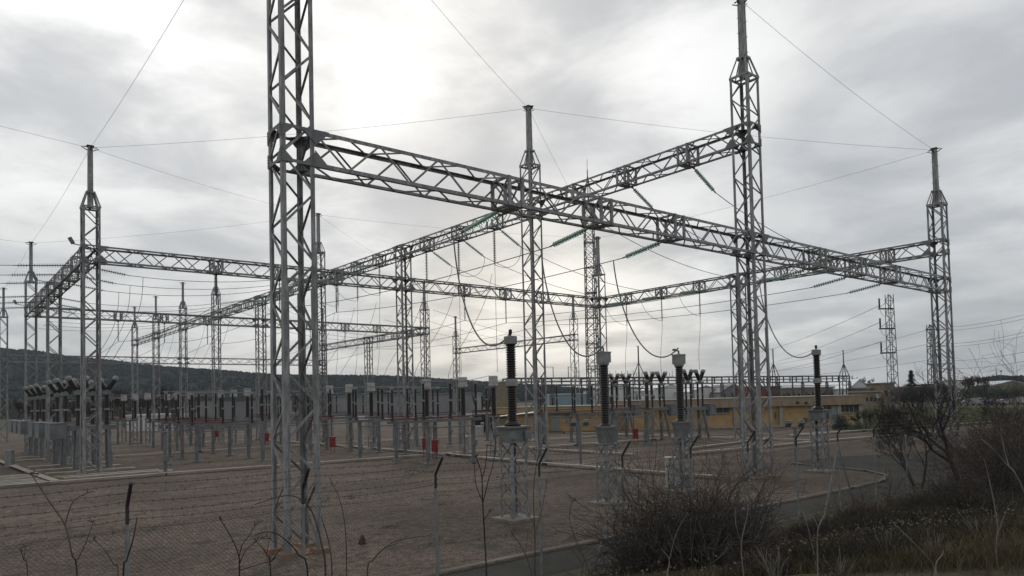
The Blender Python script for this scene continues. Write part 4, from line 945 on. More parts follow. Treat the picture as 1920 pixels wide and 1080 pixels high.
# cars in the far car park
def car(px, d, label, paint, van=False, rz=.5):
    q = L(lat(px, d), d); t = thing('parked_car', q, label, 'car', 'cars parked beyond the lawn', -YAW+rz)
    b = MB(); prof = [(-2.1, .35), (2.1, .35), (2.15, .75), (1.9, .88), (1.0, .98), (.45, 1.42), (-1.3, 1.45), (-1.95, 1.0), (-2.15, .9)] if not van else [(-2.3, .4), (2.3, .4), (2.35, .9), (1.9, 1.1), (1.4, 1.9), (-2.2, 1.95), (-2.35, 1.0)]
    b.prism([(x, -.82, z) for x, z in prof], (0, 1.64, 0)); b.build('body', paint, t)
    b = MB(); z = .0 if not van else .35
    b.prism([(.9, -.835, 1.0+z), (.42, -.835, 1.36+z), (-1.2, -.835, 1.38+z), (-1.6, -.835, 1.02+z)], (0, 1.67, 0)); b.build('side_window', 'window', t)
    for x in (-1.35, 1.35):
        for y in (-.8, .8): b = MB(); b.lathe([(.33, -.1), (.33, .1)], (x, y, .33), 12, (0, 1, 0)); b.build('wheel', 'tyre', t)
for px, lb, p, v in ((1811, 'white car half hidden behind the bare tree', 'white', False), (1833, 'white van beyond the lawn, second from left', 'white', True), (1856, 'blue car beyond the lawn', 'bluecar', False), (1878, 'long white car beyond the lawn right of the blue car', 'white', False), (1917, 'white van at the right picture edge beyond the lawn', 'white', True)):
    car(px, 186, lb, p, v)
# lawn, kerbs at the far right
def gpoly(name, px, z, m): return sheet(name, [G(x, y, 0) for x, y in px], z, m, .3)
gpoly('lawn', [(1560, 806), (1618, 806), (1740, 803), (1850, 796), (1930, 788), (1930, 764), (1850, 764), (1700, 764), (1560, 772)], .02, 'lawn')
# ------------------------------------------------------------------ hills and woods
def hor(px): return 748.7-(px-960)*.0244
def hill(name, pts, d, front, mt, depth=700):
    b = MB(); rows = [(front, 0.0), (front+(d-front)*.3, .26), (front+(d-front)*.6, .60), (front+(d-front)*.85, .90), (d, 1.0), (d+depth*.5, .8), (d+depth, -.05)]
    n = 0; cols = []
    px0, px1 = pts[0][0], pts[-1][0]; N = 90
    for i in range(N+1):
        px = px0+(px1-px0)*i/N
        for (xa, ya), (xb, yb) in zip(pts, pts[1:]):
            if xa <= px <= xb: y = ya+(yb-ya)*(px-xa)/(xb-xa)
        zt = HC+(hor(px)-y)*d/F
        cols.append((px, zt))
        for dd, k in rows:
            q = L(lat(px, d)*(.55+.45*dd/d), dd); b.v.append((q.x, q.y, zt*k-2+(rnd.random()-.5)*zt*.05))
    m = len(rows)
    for i in range(N):
        for j in range(m-1): b.f.append((i*m+j, (i+1)*m+j, (i+1)*m+j+1, i*m+j+1))
    o = structure(b.build(name, mt, smooth=True)); return rows, cols
def crown(b, c, r, h, rr):
    n = 7; prof = [(.15, 0), (.75+.25*rr.random(), .2), (.95, .42), (.8, .68), (.45, .88), (.08, 1.0)]; o = len(b.v); ph = rr.random()*6
    for s, z in prof:
        for k in range(n):
            a = ph+2*math.pi*k/n; q = s*r*(.75+.5*rr.random()); b.v.append((c[0]+q*math.cos(a), c[1]+q*math.sin(a), c[2]+z*h+(rr.random()-.5)*h*.12))
    for i in range(len(prof)-1):
        for k in range(n): b.f.append((o+i*n+k, o+i*n+(k+1) % n, o+(i+1)*n+(k+1) % n, o+(i+1)*n+k))
    b.f.append(tuple(o+(len(prof)-1)*n+k for k in range(n)))
def woods(name, rows, cols, d, cnt, size, mt, label, cat='trees', kmin=.12):
    b = MB(); rr = random.Random(cnt)
    for i in range(cnt):
        c = rr.random()*(len(cols)-1.01); ci = int(c); f = c-ci
        px = cols[ci][0]*(1-f)+cols[ci+1][0]*f; zt = cols[ci][1]*(1-f)+cols[ci+1][1]*f
        k = rr.random()**.7 if i % 3 else .97+.06*rr.random()
        j = k*4; ji = min(3, int(j)); g_ = j-ji
        dd = rows[ji][0]*(1-g_)+rows[ji+1][0]*g_; kk = rows[ji][1]*(1-g_)+rows[ji+1][1]*g_
        if kk < kmin: continue
        q = L(lat(px, d)*(.55+.45*dd/d), dd); s = size*(.6+.8*rr.random())
        crown(b, (q.x, q.y, zt*kk-2.5-s*.3), s*.55, s, rr)
    o = stuff(b.build(name, mt)); return tag(o, label, cat)
r_, c_ = hill('hill', [(-1500, 655), (-600, 640), (-100, 652), (60, 660), (130, 672), (200, 678), (300, 690), (420, 698), (520, 706), (600, 707), (680, 707), (760, 709), (860, 716), (960, 722), (1100, 732), (1300, 741)], 1500, 800, 'hillside')
woods('pine_wood', r_, c_, 1500, 15000, 8, 'pine', 'dark pine wood covering the long hill at left', 'wood')
r_, c_ = hill('hill', [(1700, 729), (1770, 726), (1830, 716), (1870, 711), (1920, 711), (2100, 706), (2600, 712)], 900, 650, 'hillside', 400)
woods('pine_wood', r_, c_, 900, 1500, 8, 'pine', 'wooded ridge at the right edge', 'wood', .05)
r_, c_ = hill('hill', [(-900, 752), (-200, 752), (60, 752), (300, 754), (520, 752), (700, 747), (900, 745), (960, 746)], 520, 380, 'hillside', 200)
woods('scrub', r_, c_, 520, 900, 5, 'heather', 'brown scrub at the foot of the long hill', 'scrub', .0)
# ------------------------------------------------------------------ bare trees, shrubs
def grow(b, rr, p, d, ln, r, lev, maxlev, spread=.55, sides=4, up=.12, kids=(2, 4), leaves=None, gnarl=.22, rmin=.0028):
    pts = [Vector(p)]; d = Vector(d).normalized(); n = 4 if lev < maxlev else 3; dirs = []
    for i in range(n):
        d = (d+Vector((rr.gauss(0, gnarl), rr.gauss(0, gnarl), rr.gauss(0, gnarl)+up))).normalized()
        pts.append(pts[-1]+d*(ln/n)); dirs.append(d.copy())
    b.tube(pts, max(r, rmin), sides if lev < 2 else 3, max(rmin, r*.55 if lev < maxlev else r*.35), cap=False)
    if lev >= maxlev:
        if leaves is not None: leaves.append(pts[-1])
        return
    for i in range(rr.randint(*kids)):
        k = rr.uniform(.35, 1.0); j = min(n-1, int(k*n)); q = pts[j].lerp(pts[j+1], k*n-j if k < 1 else 1)
        a = dirs[j]; s = a.orthogonal().normalized(); s.rotate(Matrix.Rotation(rr.uniform(0, 6.28), 3, a))
        nd = (a+s*rr.uniform(spread*.6, spread*1.5)).normalized()
        grow(b, rr, q, nd, ln*rr.uniform(.5, .8), r*.55*rr.uniform(.7, 1), lev+1, maxlev, spread, sides, up, kids, leaves, gnarl, rmin)
    grow(b, rr, pts[-1], dirs[-1], ln*.62, r*.55, lev+1, maxlev, spread, sides, up, kids, leaves, gnarl, rmin)
def leaf_mesh(pts, rr, s, n=1, jit=.03):
    b = MB()
    for p in pts:
        for _ in range(n):
            q = Vector(p)+Vector((rr.gauss(0, jit), rr.gauss(0, jit), rr.gauss(0, jit))); x = Vector((rr.gauss(0, 1), rr.gauss(0, 1), rr.gauss(0, 1))).normalized()*s*rr.uniform(.5, 1.2); y = x.orthogonal().normalized()*s*.6
            b.add([q, q+x*.5+y*.5, q+x, q+x*.5-y*.5], [(0, 1, 2, 3)])
    return b
def bare_tree(loc, h, label, seed, m='bark', spread=.55, r=None, lev=5, stems=1, name='bare_tree', cat='tree', group=None, lean=.1, kids=(2, 3), leaf=None, tw=None, up=.12):
    rmin = max(.0028, math.hypot(loc[0], loc[1])*.00013)
    t = thing(name, loc, label, cat, group); rr = random.Random(seed); tr = MB(); r = r or h*.022; lv = []
    for s in range(stems):
        a = rr.uniform(0, 6.28); d0 = Vector((math.cos(a)*lean*(1+stems*.3), math.sin(a)*lean*(1+stems*.3), 1)); p0 = Vector((math.cos(a)*.06*stems, math.sin(a)*.06*stems, -.15))
        br = MB()
        pts = [p0]; d = d0.normalized(); ln = h*rr.uniform(.26, .36)
        for i in range(4): d = (d+Vector((rr.gauss(0, .07), rr.gauss(0, .07), .05))).normalized(); pts.append(pts[-1]+d*ln/4)
        tr.tube(pts, r, 7, r*.72)
        nk = rr.randint(3, 4)
        crown_mb = br
        for k in range(nk):
            x = d.orthogonal().normalized(); x.rotate(Matrix.Rotation(6.28*k/nk+rr.random(), 3, d))
            grow(crown_mb, rr, pts[-1-(k % 2)], (d+x*rr.uniform(.4, .9)).normalized(), h*rr.uniform(.22, .32), r*.6, 1, lev, spread, 4, up, kids, lv, .22, rmin)
        o = crown_mb.build('crown', tw or m, t)
    tr.build('trunk', m, t)
    if leaf: leaf_mesh(lv, rr, leaf[1], leaf[2]).build('leaves', leaf[0], t)
    return t
def sparse(px, d, z, h, label, seed, **k): q = L(lat(px, d), d, z); return bare_tree(q, h, label, seed, **k)
# the dark bare tree at right, in front of the fence
sparse(1797, 26, .75, 5.4, 'dark bare tree with forked trunk standing at the fence at right', 16, m='barkd', r=.10, lev=5, spread=.8, lean=.1, kids=(2, 4), up=.04)
sparse(1850, 28, .5, 4.6, 'second dark bare tree half hidden by the thicket at right', 23, m='barkd', r=.07, lev=5, spread=.75, lean=.15, kids=(2, 4), up=.05)
sparse(1712, 33, .2, 4.0, 'smaller bare shrub-like tree left of the dark forked tree', 8, m='barkd', r=.06, lev=5, stems=3, spread=.5, kids=(2, 3), lean=.2, group='bare trees by the road')
sparse(1672, 64, 0, 3.6, 'spreading bare shrub on the lawn below the ochre tower', 9, m='bark', r=.06, lev=5, stems=4, spread=.55, kids=(2, 3), lean=.25, group='bare trees by the road')
sparse(1618, 82, 0, 2.8, 'dark leafy shrub at the corner of the yellow building', 10, m='barkd', r=.05, lev=4, stems=4, leaf=('olive', .10, 6), name='shrub', cat='shrub', lean=.2)
sparse(1618, 215, 0, 11, 'grey leafless tree on the skyline above the white shed', 12, m='bark', lev=5, kids=(3, 4), group='far leafless trees')
sparse(1652, 240, 0, 8, 'small leafless tree on the skyline left of the three-armed pylon', 13, m='bark', lev=4, kids=(3, 4), group='far leafless trees')
for i, (px, d, h) in enumerate(((1755, 210, 7.5), (1728, 240, 7), (1830, 240, 9), (1815, 260, 10), (1775, 190, 6.5))):
    sparse(px, d, 0, h, ('reddish leafless tree behind the rightmost column', 'leafless tree beside the conifer', 'reddish leafless tree on the skyline right of the white block', 'leafless tree next to the white block', 'low leafless tree below the white block')[i], 20+i, m='redtwig', lev=5, kids=(3, 4), group='far leafless trees')
for i, (px, d, h) in enumerate(((196, 165, 9), (232, 175, 11), (262, 180, 8), (300, 185, 11), (335, 190, 10), (392, 200, 9), (170, 160, 7), (130, 170, 8), (85, 175, 8), (30, 170, 8))):
    sparse(px, d, 0, h, 'leafless tree below the hill at left, '+('first', 'second', 'third', 'fourth', 'fifth', 'sixth', 'just behind the far left column', 'behind the nearer breakers', 'behind the middle breakers', 'behind the farthest breakers')[i]+(' right of the far left column' if i < 6 else ''), 40+i, m='bark', lev=5, kids=(3, 4), group='leafless trees below the hill')
# conifer
t = thing('conifer', L(lat(1708, 185), 185), 'dark pointed conifer right of the three-armed pylon', 'tree'); rr = random.Random(3)
b = MB(); b.tube([(0, 0, 0), (0, 0, 9.4)], .22, 7, .04); b.build('trunk', 'barkd', t); b = MB()
for i in range(1500):
    k = rr.random()**.75; z = 1.0+8.5*k; rad = (1-k)*3.1*(.75+.35*math.sin(z*5.5)); a = rr.uniform(0, 6.28); q = rr.random()**.5*rad
    c = Vector((q*math.cos(a), q*math.sin(a), z-q*.25)); o_ = Vector((math.cos(a), math.sin(a), -.35))*.55; s_ = Vector((-math.sin(a), math.cos(a), .1))*.2
    b.add([c-s_, c+o_, c+s_], [(0, 1, 2)])
b.build('crown', 'needle', t)
def leafy(px, d, h, w, label, seed, m='needle', group='dark evergreens at right', name='evergreen_tree', cat='tree', n=1800, z0=.25, leaf=.35):
    t = thing(name, L(lat(px, d), d), label, cat, group); rr = random.Random(seed)
    b = MB(); b.tube([(0, 0, -.1), (.1, 0, h*.4), (0, .1, h*.7)], h*.035, 7, h*.015)
    for k in range(5): a = rr.uniform(0, 6.28); b.tube([(0, 0, h*(.3+.06*k)), (math.cos(a)*w*.3, math.sin(a)*w*.3, h*(.5+.06*k))], h*.014, 5, h*.006)
    b.build('trunk', 'barkd', t); b = MB(); cl = [(rr.uniform(-w/2, w/2)*.8, rr.uniform(-w/2, w/2)*.8, h*rr.uniform(z0+.1, .86), rr.uniform(.18, .34)*w) for _ in range(9)]
    for i in range(n):
        x, y, z, r = cl[i % 9]; v = Vector((rr.gauss(0, 1), rr.gauss(0, 1), rr.gauss(0, .8))).normalized()*r*rr.random()**.35; c = Vector((x, y, z))+v
        if c.z < h*z0*.6: continue
        e1 = Vector((rr.gauss(0, 1), rr.gauss(0, 1), rr.gauss(0, 1))).normalized()*leaf; e2 = e1.orthogonal().normalized()*leaf*.6; b.add([c-e1*.5, c+e2*.5, c+e1*.5, c-e2*.5], [(0, 1, 2, 3)])
    b.build('crown', m, t); return t
for i, (px, d, h, w, lb) in enumerate(((1838, 225, 5.6, 9, 'dark round evergreen before the white cars'), (1815, 222, 5.2, 8, 'dark evergreen behind the top of the bare tree'), (1886, 235, 4.6, 8, 'low dark evergreen before the pale warehouse'), (1908, 230, 5.0, 9, 'dark evergreen at the right edge'), (1862, 232, 4.0, 7, 'small dark evergreen above the blue car'),
                                       (1692, 180, 5.6, 7, 'dark evergreen right behind the three-armed pylon'), (1727, 178, 4.6, 7, 'dark evergreen below the conifer'), (1755, 176, 4.4, 7, 'dark evergreen behind the rightmost column'), (1785, 184, 4.2, 8, 'dark evergreen right of the rightmost column'))):
    leafy(px, d, h, w, lb, 70+i)
leafy(1574, 85, 1.7, 1.8, 'small round clipped bush before the right end of the yellow building', 90, 'needle', None, 'round_bush', 'bush', 2200, .05, .14)
leafy(1607, 80, 1.0, 1.5, 'low dark shrub on the lawn right of the round bush', 91, 'olive', None, 'round_bush', 'bush', 900, .05, .12)
# ------------------------------------------------------------------ perimeter fence
FV, FU0, FS = 10.7, 6.98, 2.4455
FE = thing('perimeter_fence', (FU0, FV, ground_z(FU0, FV)), 'chain-link fence on bent posts with barbed wire along the foreground', 'fence'); fz = ground_z(FU0, FV)
ks = list(range(-7, 22))
def loc(u, v, z): return (u-FU0, v-FV, z-fz)
ELB = 2.24
for k in ks:
    u = FU0+k*FS; z = ground_z(u, FV); b = MB(); b.tube([loc(u, FV, z-.1), loc(u, FV, z+1.95)], .027, 8); b.tube([loc(u, FV, z+1.93), loc(u, FV, z+1.99)], .04, 8); p = b.build('post', 'fencepost', FE)
    b = MB(); b.tube([loc(u, FV, z+1.96), loc(u, FV, z+ELB), loc(u, FV-.24, z+ELB+.32)], .024, 7); b.build('outrigger', 'dpost', p)
for k in (2, 6, 12):
    for s in (-1, 1):
        u = FU0+k*FS; z = ground_z(u, FV); b = MB(); b.tube([loc(u+s*.02, FV, z+1.85), loc(u+s*.95, FV+.02, z-.05)], .024, 7); b.build('brace', 'fencepost', FE)
u0, u1 = FU0+ks[0]*FS, FU0+ks[-1]*FS
b = MB(); sp = .062; H = 1.95; n = int((u1-u0+H)/sp)
for i in range(n):
    for s in (1, -1):
        ua = u0-H/2+i*sp; a, c = (ua, ua+H) if s > 0 else (ua+H, ua)
        za, zc = .02, H
        lo, hi = min(a, c), max(a, c)
        if lo < u0 or hi > u1: continue
        z = ground_z((a+c)/2, FV)
        y = .002*s
        b.bar(loc(a, FV+y, z+za), loc(c, FV+y, z+zc), .0031, .0031, up=(0, 1, 0))
b.build('chain_link_mesh', 'mesh', FE)
def fence_line(dv, dz, barbs, r, name):
    b = MB(); pts = []
    for k in ks[:-1]:
        for j in range(6):
            f_ = j/6; u = FU0+(k+f_)*FS; pts.append(Vector(loc(u, FV+dv, ground_z(u, FV)+dz-.035*4*f_*(1-f_))))
    b.tube(pts, r, 4)
    if barbs:
        rr = random.Random(int(dz*1000))
        for i in range(len(pts)-1):
            for j in range(3):
                p = pts[i].lerp(pts[i+1], (j+rr.random()*.3)/3)
                for q in (Vector((.012, .0, .02)), Vector((-.012, .01, .02))): b.bar(p-q*.8, p+q*.8, .003)
    b.build(name, 'dark', FE)
for dv, dz in ((0, 2.06), (-.01, 2.16), (-.06, ELB+.06), (-.15, ELB+.19), (-.235, ELB+.31)): fence_line(dv, dz, True, .0026, 'barbed_wire')
for dz in (.05, 1.0, 1.93): fence_line(.03, dz, False, .0025, 'tension_wire')
# ------------------------------------------------------------------ foreground scrub on the bank
def bush(q, h, w, label, seed, nst, m='barkd', group='bare bushes on the bank', lev=2, leaf=None, r=.009, kids=(3, 5), up=.02, sp=.75, arch=.5, name='bare_bush', pale=0):
    t = thing(name, q, label, 'bush', group); rr = random.Random(seed); b = MB(); lv = []
    for i in range(nst):
        a = rr.uniform(0, 6.28); rad = rr.random()**.5*w*.22; out = rr.uniform(.1, 1.0)*w/h*arch
        p = Vector((rad*math.cos(a), rad*math.sin(a), -.1)); d = Vector((math.cos(a)*out, math.sin(a)*out, 1))
        k_ = rr.random(); grow(b, rr, p, d, h*(rr.uniform(.22, .44) if k_ < .88 else rr.uniform(.5, .75)), r*rr.uniform(.6, 1.5), 3-lev, 3, sp, 3, up, kids, lv, .33, .0034)
    b.build('stems', m, t)
    if pale:
        b = MB()
        for i in range(pale):
            a = rr.uniform(0, 6.28); rad = rr.random()**.5*w*(.36 if pale > 14 else .03); out = rr.gauss(0, .3)
            grow(b, rr, (rad*math.cos(a), rad*math.sin(a), -.1), (out, rr.gauss(0, .3), 1), h*rr.uniform(.22, .42), .0075, 2, 3, .4, 3, .05, (1, 2), None, .12, .003)
        b.build('dead_stems', 'barkl', t)
    if leaf: leaf_mesh(lv, rr, leaf[1], leaf[2], .06).build('dead_leaves', leaf[0], t)
    return t
def bank(px, d): q = L(lat(px, d), d); q.z = ground_z(q.x, q.y); return q
bush(bank(1262, 13.0), 2.3, 3.6, 'big tangled bare bush on the bank right of centre', 1, 120, m='bush', leaf=('deadleaf', .035, 2), kids=(3, 5), pale=30)
bush(bank(1360, 13.6), 1.9, 2.6, 'tangled bare bush adjoining the big one on its right', 2, 70, m='bush', leaf=('deadleaf', .035, 1), kids=(3, 5), pale=22)
bush(bank(1180, 12.2), 1.1, 1.6, 'low tangled bare bush adjoining the big one on its left', 3, 40, m='bush', leaf=('deadleaf', .03, 1), kids=(3, 5))
bl_ = [(1890, 22, 3.9, 3.8, 'tall brown thicket at the right picture edge'), (1940, 19, 3.6, 3.6, 'dense dark thicket filling the right edge'), (1850, 24, 3.2, 2.8, 'reddish thicket right of the forked tree'), (1915, 15, 2.6, 2.6, 'lower thicket at the right edge before the tall one'), (1830, 19, 1.6, 2.0, 'low reddish scrub at the foot of the forked tree')]
for i, (px, d, h, w, lb) in enumerate(bl_): bush(bank(px, d), h, w, lb, 10+i, 52, m='redtwig' if i in (2, 4, 0) else 'bush', kids=(3, 5), r=.011, group='thickets at the right edge', name='thicket', pale=14)
bm = [(1500, 14.5, .8, 1.2), (1560, 13.2, .7, 1.4), (1640, 15, .9, 1.4), (1720, 13.6, .8, 1.4), (1800, 14.2, 1.0, 1.5), (1450, 12.2, .8, 1.2), (1690, 17.5, .9, 1.5), (1770, 18, 1.0, 1.6), (1590, 17, .8, 1.3), (1880, 12.6, 1.0, 1.6), (1400, 11.4, .6, 1.0), (1610, 11.5, .55, 1.2)]
for i, (px, d, h, w) in enumerate(bm):
    bush(bank(px, d), h, w, 'low dry scrub on the bank '+('below the road kerb', 'left of the dark tussocks', 'below the curved kerb end', 'in the bottom right among tussocks', 'below the forked tree', 'right of the big bush', 'at the fence foot below the forked tree', 'right under the forked tree', 'at the fence braces', 'in the bottom right corner', 'at the right foot of the big bush', 'at the bottom edge right of centre')[i], 30+i, 32, m=('bark', 'bush', 'redtwig')[i % 3], kids=(3, 5), r=.007, group='low scrub on the bank', name='dry_scrub', pale=9)
for i, (px, d, h, w, wh_) in enumerate(((1165, 9.5, .8, 1.2, 'left of the big bush at the bottom edge'), (1300, 9.0, .8, 1.4, 'in front of the big bush'), (1440, 9.6, .9, 1.3, 'at the bottom edge below the box-headed transformers'), (1560, 9.0, .8, 1.3, 'at the bottom edge below the road bend'),
        (1650, 10.5, .9, 1.4, 'on the leafy bank at lower right'), (1740, 9.6, .8, 1.4, 'at the bottom edge below the forked tree'), (1830, 10.5, 1.0, 1.4, 'in the grass at lower right'), (1060, 9.2, .9, .9, 'behind the braced post at the bottom edge'), (700, 8.6, .5, 1.2, 'below the bent fence post at the bottom edge'), (380, 8.2, .5, 1.4, 'along the bottom edge left of the huge column'))):
    bush(bank(px, d), h, w, 'clump of thin dead stalks '+wh_, 60+i, 8, m=('barkd', 'bark', 'redtwig')[i % 3], kids=(2, 3), r=.006, lev=2, group='clumps of dead stalks', name='stalk_clump', pale=12 if px > 1100 else 3, leaf=('deadleaf', .025, 1))
# single stems close to the camera
def stem(lines, d, label, m='barkd', r=.008, buds=True, seed=0):
    base = P(lines[0][0][0], lines[0][0][1], d); gz = ground_z(base.x, base.y); t = thing('dead_weed', (base.x, base.y, gz), label, 'weed', 'dead weeds near the camera'); b = MB(); rr = random.Random(seed+len(label)); o = Vector((base.x, base.y, gz))
    for k, ln in enumerate(lines):
        pts = [P(x, y, d+(rr.random()-.5)*.12)-o for x, y in ln]
        if k == 0: pts = [Vector((0, 0, -.05))]+pts
        sm = []
        for i in range(len(pts)-1):
            p0, p1, p2, p3 = pts[max(i-1, 0)], pts[i], pts[i+1], pts[min(i+2, len(pts)-1)]
            for j in range(5):
                s = j/5; sm.append(.5*((2*p1)+(p2-p0)*s+(2*p0-5*p1+4*p2-p3)*s*s+(3*p1-p0-3*p2+p3)*s**3))
        sm.append(pts[-1]); rk = r*(1 if k == 0 else .6); b.tube(sm, rk, 5, rk*.45)
        if buds:
            for p in sm[4::2]:
                if rr.random() < .6:
                    q = p+Vector((rr.gauss(0, .014), rr.gauss(0, .014), .012)); b.tube([p, q], rk*.35, 3, rk*.5)
            e = sm[-1]
            for _ in range(4): b.tube([e, e+Vector((rr.gauss(0, .02), rr.gauss(0, .02), rr.gauss(.01, .015)))], rk*.4, 4, rk*.8)
    b.build('stem', m, t)
stem([[(145, 1090), (135, 1040), (122, 985), (92, 940), (58, 888)], [(122, 985), (132, 950), (143, 935), (164, 924)], [(145, 1050), (160, 1020), (175, 978)]], 6, 'forked brown stem at lower left left of the fence post', 'redtwig', .0085)
stem([[(231, 1090), (238, 1050), (250, 1010), (257, 970)]], 6, 'dark stem leaning against the left fence post', 'barkd', .009, False)
stem([[(52, 1090), (45, 1050), (38, 1030)], [(45, 1050), (48, 1025)]], 6, 'short budded stem at the lower left edge', 'redtwig', .006)
stem([[(222, 1090), (214, 1060), (195, 1030), (175, 1012)]], 6.3, 'thin arching stem left of the left fence post', 'redtwig', .006)
stem([[(449, 1090), (448, 1045), (435, 1010), (412, 972)], [(448, 1045), (455, 1020), (470, 1000), (478, 985)], [(448, 1060), (462, 1030), (490, 1010)], [(448, 1070), (480, 1060), (510, 1052)]], 5.6, 'branched dead stem with seed heads left of the huge column', 'barkd', .007)
stem([[(611, 1090), (603, 1020), (585, 960), (560, 934), (530, 930), (478, 946)]], 5.4, 'long bramble arching across the huge column foot', 'redtwig', .0085, False)
stem([[(623, 1090), (617, 1020), (602, 968)]], 5.6, 'upright bramble right of the huge column foot', 'redtwig', .007, False)
stem([[(650, 1090), (648, 1000), (638, 940), (616, 893)]], 6.2, 'tall thin stem bending left right of the huge column', 'barkd', .005, False)
stem([[(688, 1090), (700, 1050), (725, 1025), (750, 1012), (806, 1004)], [(725, 1025), (745, 1018), (770, 1000)]], 5.6, 'bramble arching right towards the bent fence post', 'redtwig', .007, False)
stem([[(578, 1090), (560, 1040), (530, 1008), (505, 997), (478, 1003)]], 5.0, 'low bramble arching left under the huge column', 'barkd', .007, False)
stem([[(508, 1090), (500, 1040), (480, 1015)], [(500, 1040), (505, 1010)], [(503, 1060), (525, 1030), (545, 1010)]], 5.2, 'small forked stem at the huge column foot', 'barkd', .006)
stem([[(913, 1090), (909, 1010), (905, 940), (903, 890), (892, 855)], [(905, 940), (893, 910), (889, 870)], [(905, 945), (916, 900), (925, 868), (930, 820)], [(907, 975), (920, 958)], [(903, 900), (911, 870), (913, 835)]], 8.5, 'tall dark budded stem left of the big brown transformer', 'barkd', .012)
stem([[(1003, 1090), (1003, 1000), (1000, 930), (1006, 870), (1018, 830)], [(1003, 990), (990, 960), (975, 945)], [(1003, 1000), (1015, 960), (1025, 905)]], 8.2, 'thin stem rising in front of the braced fence post', 'bark', .008)
stem([[(1534, 1090), (1533, 1040), (1534, 992), (1548, 960), (1560, 910), (1570, 862)], [(1534, 992), (1528, 975), (1517, 963)], [(1527, 1040), (1515, 990), (1505, 958)]], 7.5, 'pale forked stem in front of the fence braces', 'barkl', .009, False)
stem([[(1757, 1090), (1755, 1058), (1767, 1040), (1768, 1032)]], 6.5, 'short pale dead stem at lower right', 'barkl', .008, False)
stem([[(1925, 945), (1905, 890), (1885, 868), (1860, 840), (1838, 822)], [(1891, 872), (1880, 830), (1875, 790)]], 8, 'pale bare branch reaching in from the right edge', 'barkl', .009, False)
stem([[(1875, 1090), (1868, 1030), (1870, 980), (1855, 900), (1845, 860)], [(1868, 1010), (1880, 975), (1895, 940)]], 8.5, 'pale upright stem in the right-hand scrub', 'barkl', .009, False)
stem([[(1750, 1060), (1715, 1020), (1690, 995), (1670, 975)]], 8, 'pale leaning stem in the lower right scrub', 'barkl', .008, False)
stem([[(1395, 1090), (1390, 1020), (1402, 960), (1408, 880)], [(1390, 1020), (1380, 985), (1378, 950)]], 8, 'pale stem rising from the big bush', 'barkl', .008, False)
stem([[(1250, 1090), (1255, 1050), (1240, 1030)], [(1255, 1050), (1268, 1000), (1290, 960)]], 7.5, 'pale crooked stem below the big bush', 'barkl', .008, False)
stem([[(1110, 1090), (1070, 985), (1072, 940)]], 8.4, 'slim upright stem left of the big bush', 'bark', .006)
stem([[(1000, 1100), (985, 1040), (960, 1000)], [(985, 1040), (990, 1000)]], 7.6, 'small forked stem below the braced post', 'bark', .006)
# grass on the bank
def grass(name, label, mt, spots, seed, cat='grass', hmin=.12, hmax=.35, wd=.006):
    b = MB(); rr = random.Random(seed)
    for px, d, spr, n, hs in spots:
        c = bank(px, d)
        for _ in range(n):
            x = c.x+rr.gauss(0, spr); y = c.y+rr.gauss(0, spr)
            if y > 10.45 and y < 10.95 and False: continue
            z = ground_z(x, y); h = rr.uniform(hmin, hmax)*hs; a = rr.uniform(0, 6.28); ln = h*rr.uniform(.1, .8); w = wd*rr.uniform(.6, 1.4); pa = rr.uniform(0, 3.14)
            p = Vector((x, y, z-.03)); s = Vector((math.cos(pa)*w, math.sin(pa)*w, 0)); m_ = p+Vector((math.cos(a)*ln*.3, math.sin(a)*ln*.3, h*.6)); e = p+Vector((math.cos(a)*ln, math.sin(a)*ln, h))
            b.add([p-s, p+s, m_+s*.7, m_-s*.7, e], [(0, 1, 2, 3), (3, 2, 4)])
    return tag(stuff(b.build(name, mt)), label, cat)
grass('dry_grass', 'yellow-green dry grass on the bank along the bottom edge', 'oldgrass', [(1040, 9.6, .35, 1500, .8), (1120, 10.4, .4, 2000, .8), (1210, 10.6, .4, 1800, .8), (1600, 9.4, .4, 1000, .8), (1700, 9.4, .45, 1400, .8), (1790, 10.2, .5, 2000, .9), (1880, 11, .6, 3000, 1), (1930, 13, .6, 2200, 1), (1470, 12, .3, 500, .9), (1540, 12.5, .3, 700, .9), (1330, 10.4, .4, 1000, .7), (900, 9.9, .3, 500, .5), (1850, 9.0, .5, 1600, .8)], 1)
grass('dark_tussock', 'dark tussock grass on the bank below the road', 'heather', [(848, 11.5, .28, 2200, .9), (1590, 13.5, .35, 2600, 1.3), (1800, 14.5, .45, 3400, 1.4), (1690, 14, .5, 2600, 1.1), (1525, 14.8, .35, 2000, 1.1), (1880, 15, .5, 3000, 1.3), (1740, 17, .6, 3000, 1.2), (1640, 16.5, .5, 2200, 1.0), (1450, 13, .4, 1800, 1.0), (1760, 12.5, .4, 2200, 1.1), (1640, 12.6, .4, 1800, 1.0), (1840, 20, .8, 2600, 1.3), (1620, 10.6, .5, 2200, .9), (1500, 11, .4, 1800, .9), (1720, 11, .5, 2400, 1.0), (1400, 10.6, .4, 1400, .7), (1810, 12, .5, 2200, 1.0), (1300, 12.6, .5, 1800, .9), (740, 10.4, .4, 700, .5), (620, 9.4, .4, 500, .4)], 2, 'tussock grass')
wd_ = MB(); rr = random.Random(31)
centres = [(11, 27), (14, 31), (19, 26), (23, 29), (20.5, 22.5), (26, 33), (9, 34), (6, 40), (13, 44), (24, 40), (18, 36), (29, 26), (30, 18.5), (24, 18), (14, 19), (12, 23), (5, 30), (18, 60), (26, 45), (36, 30), (40, 28), (47, 30), (22, 66), (38, 58)]
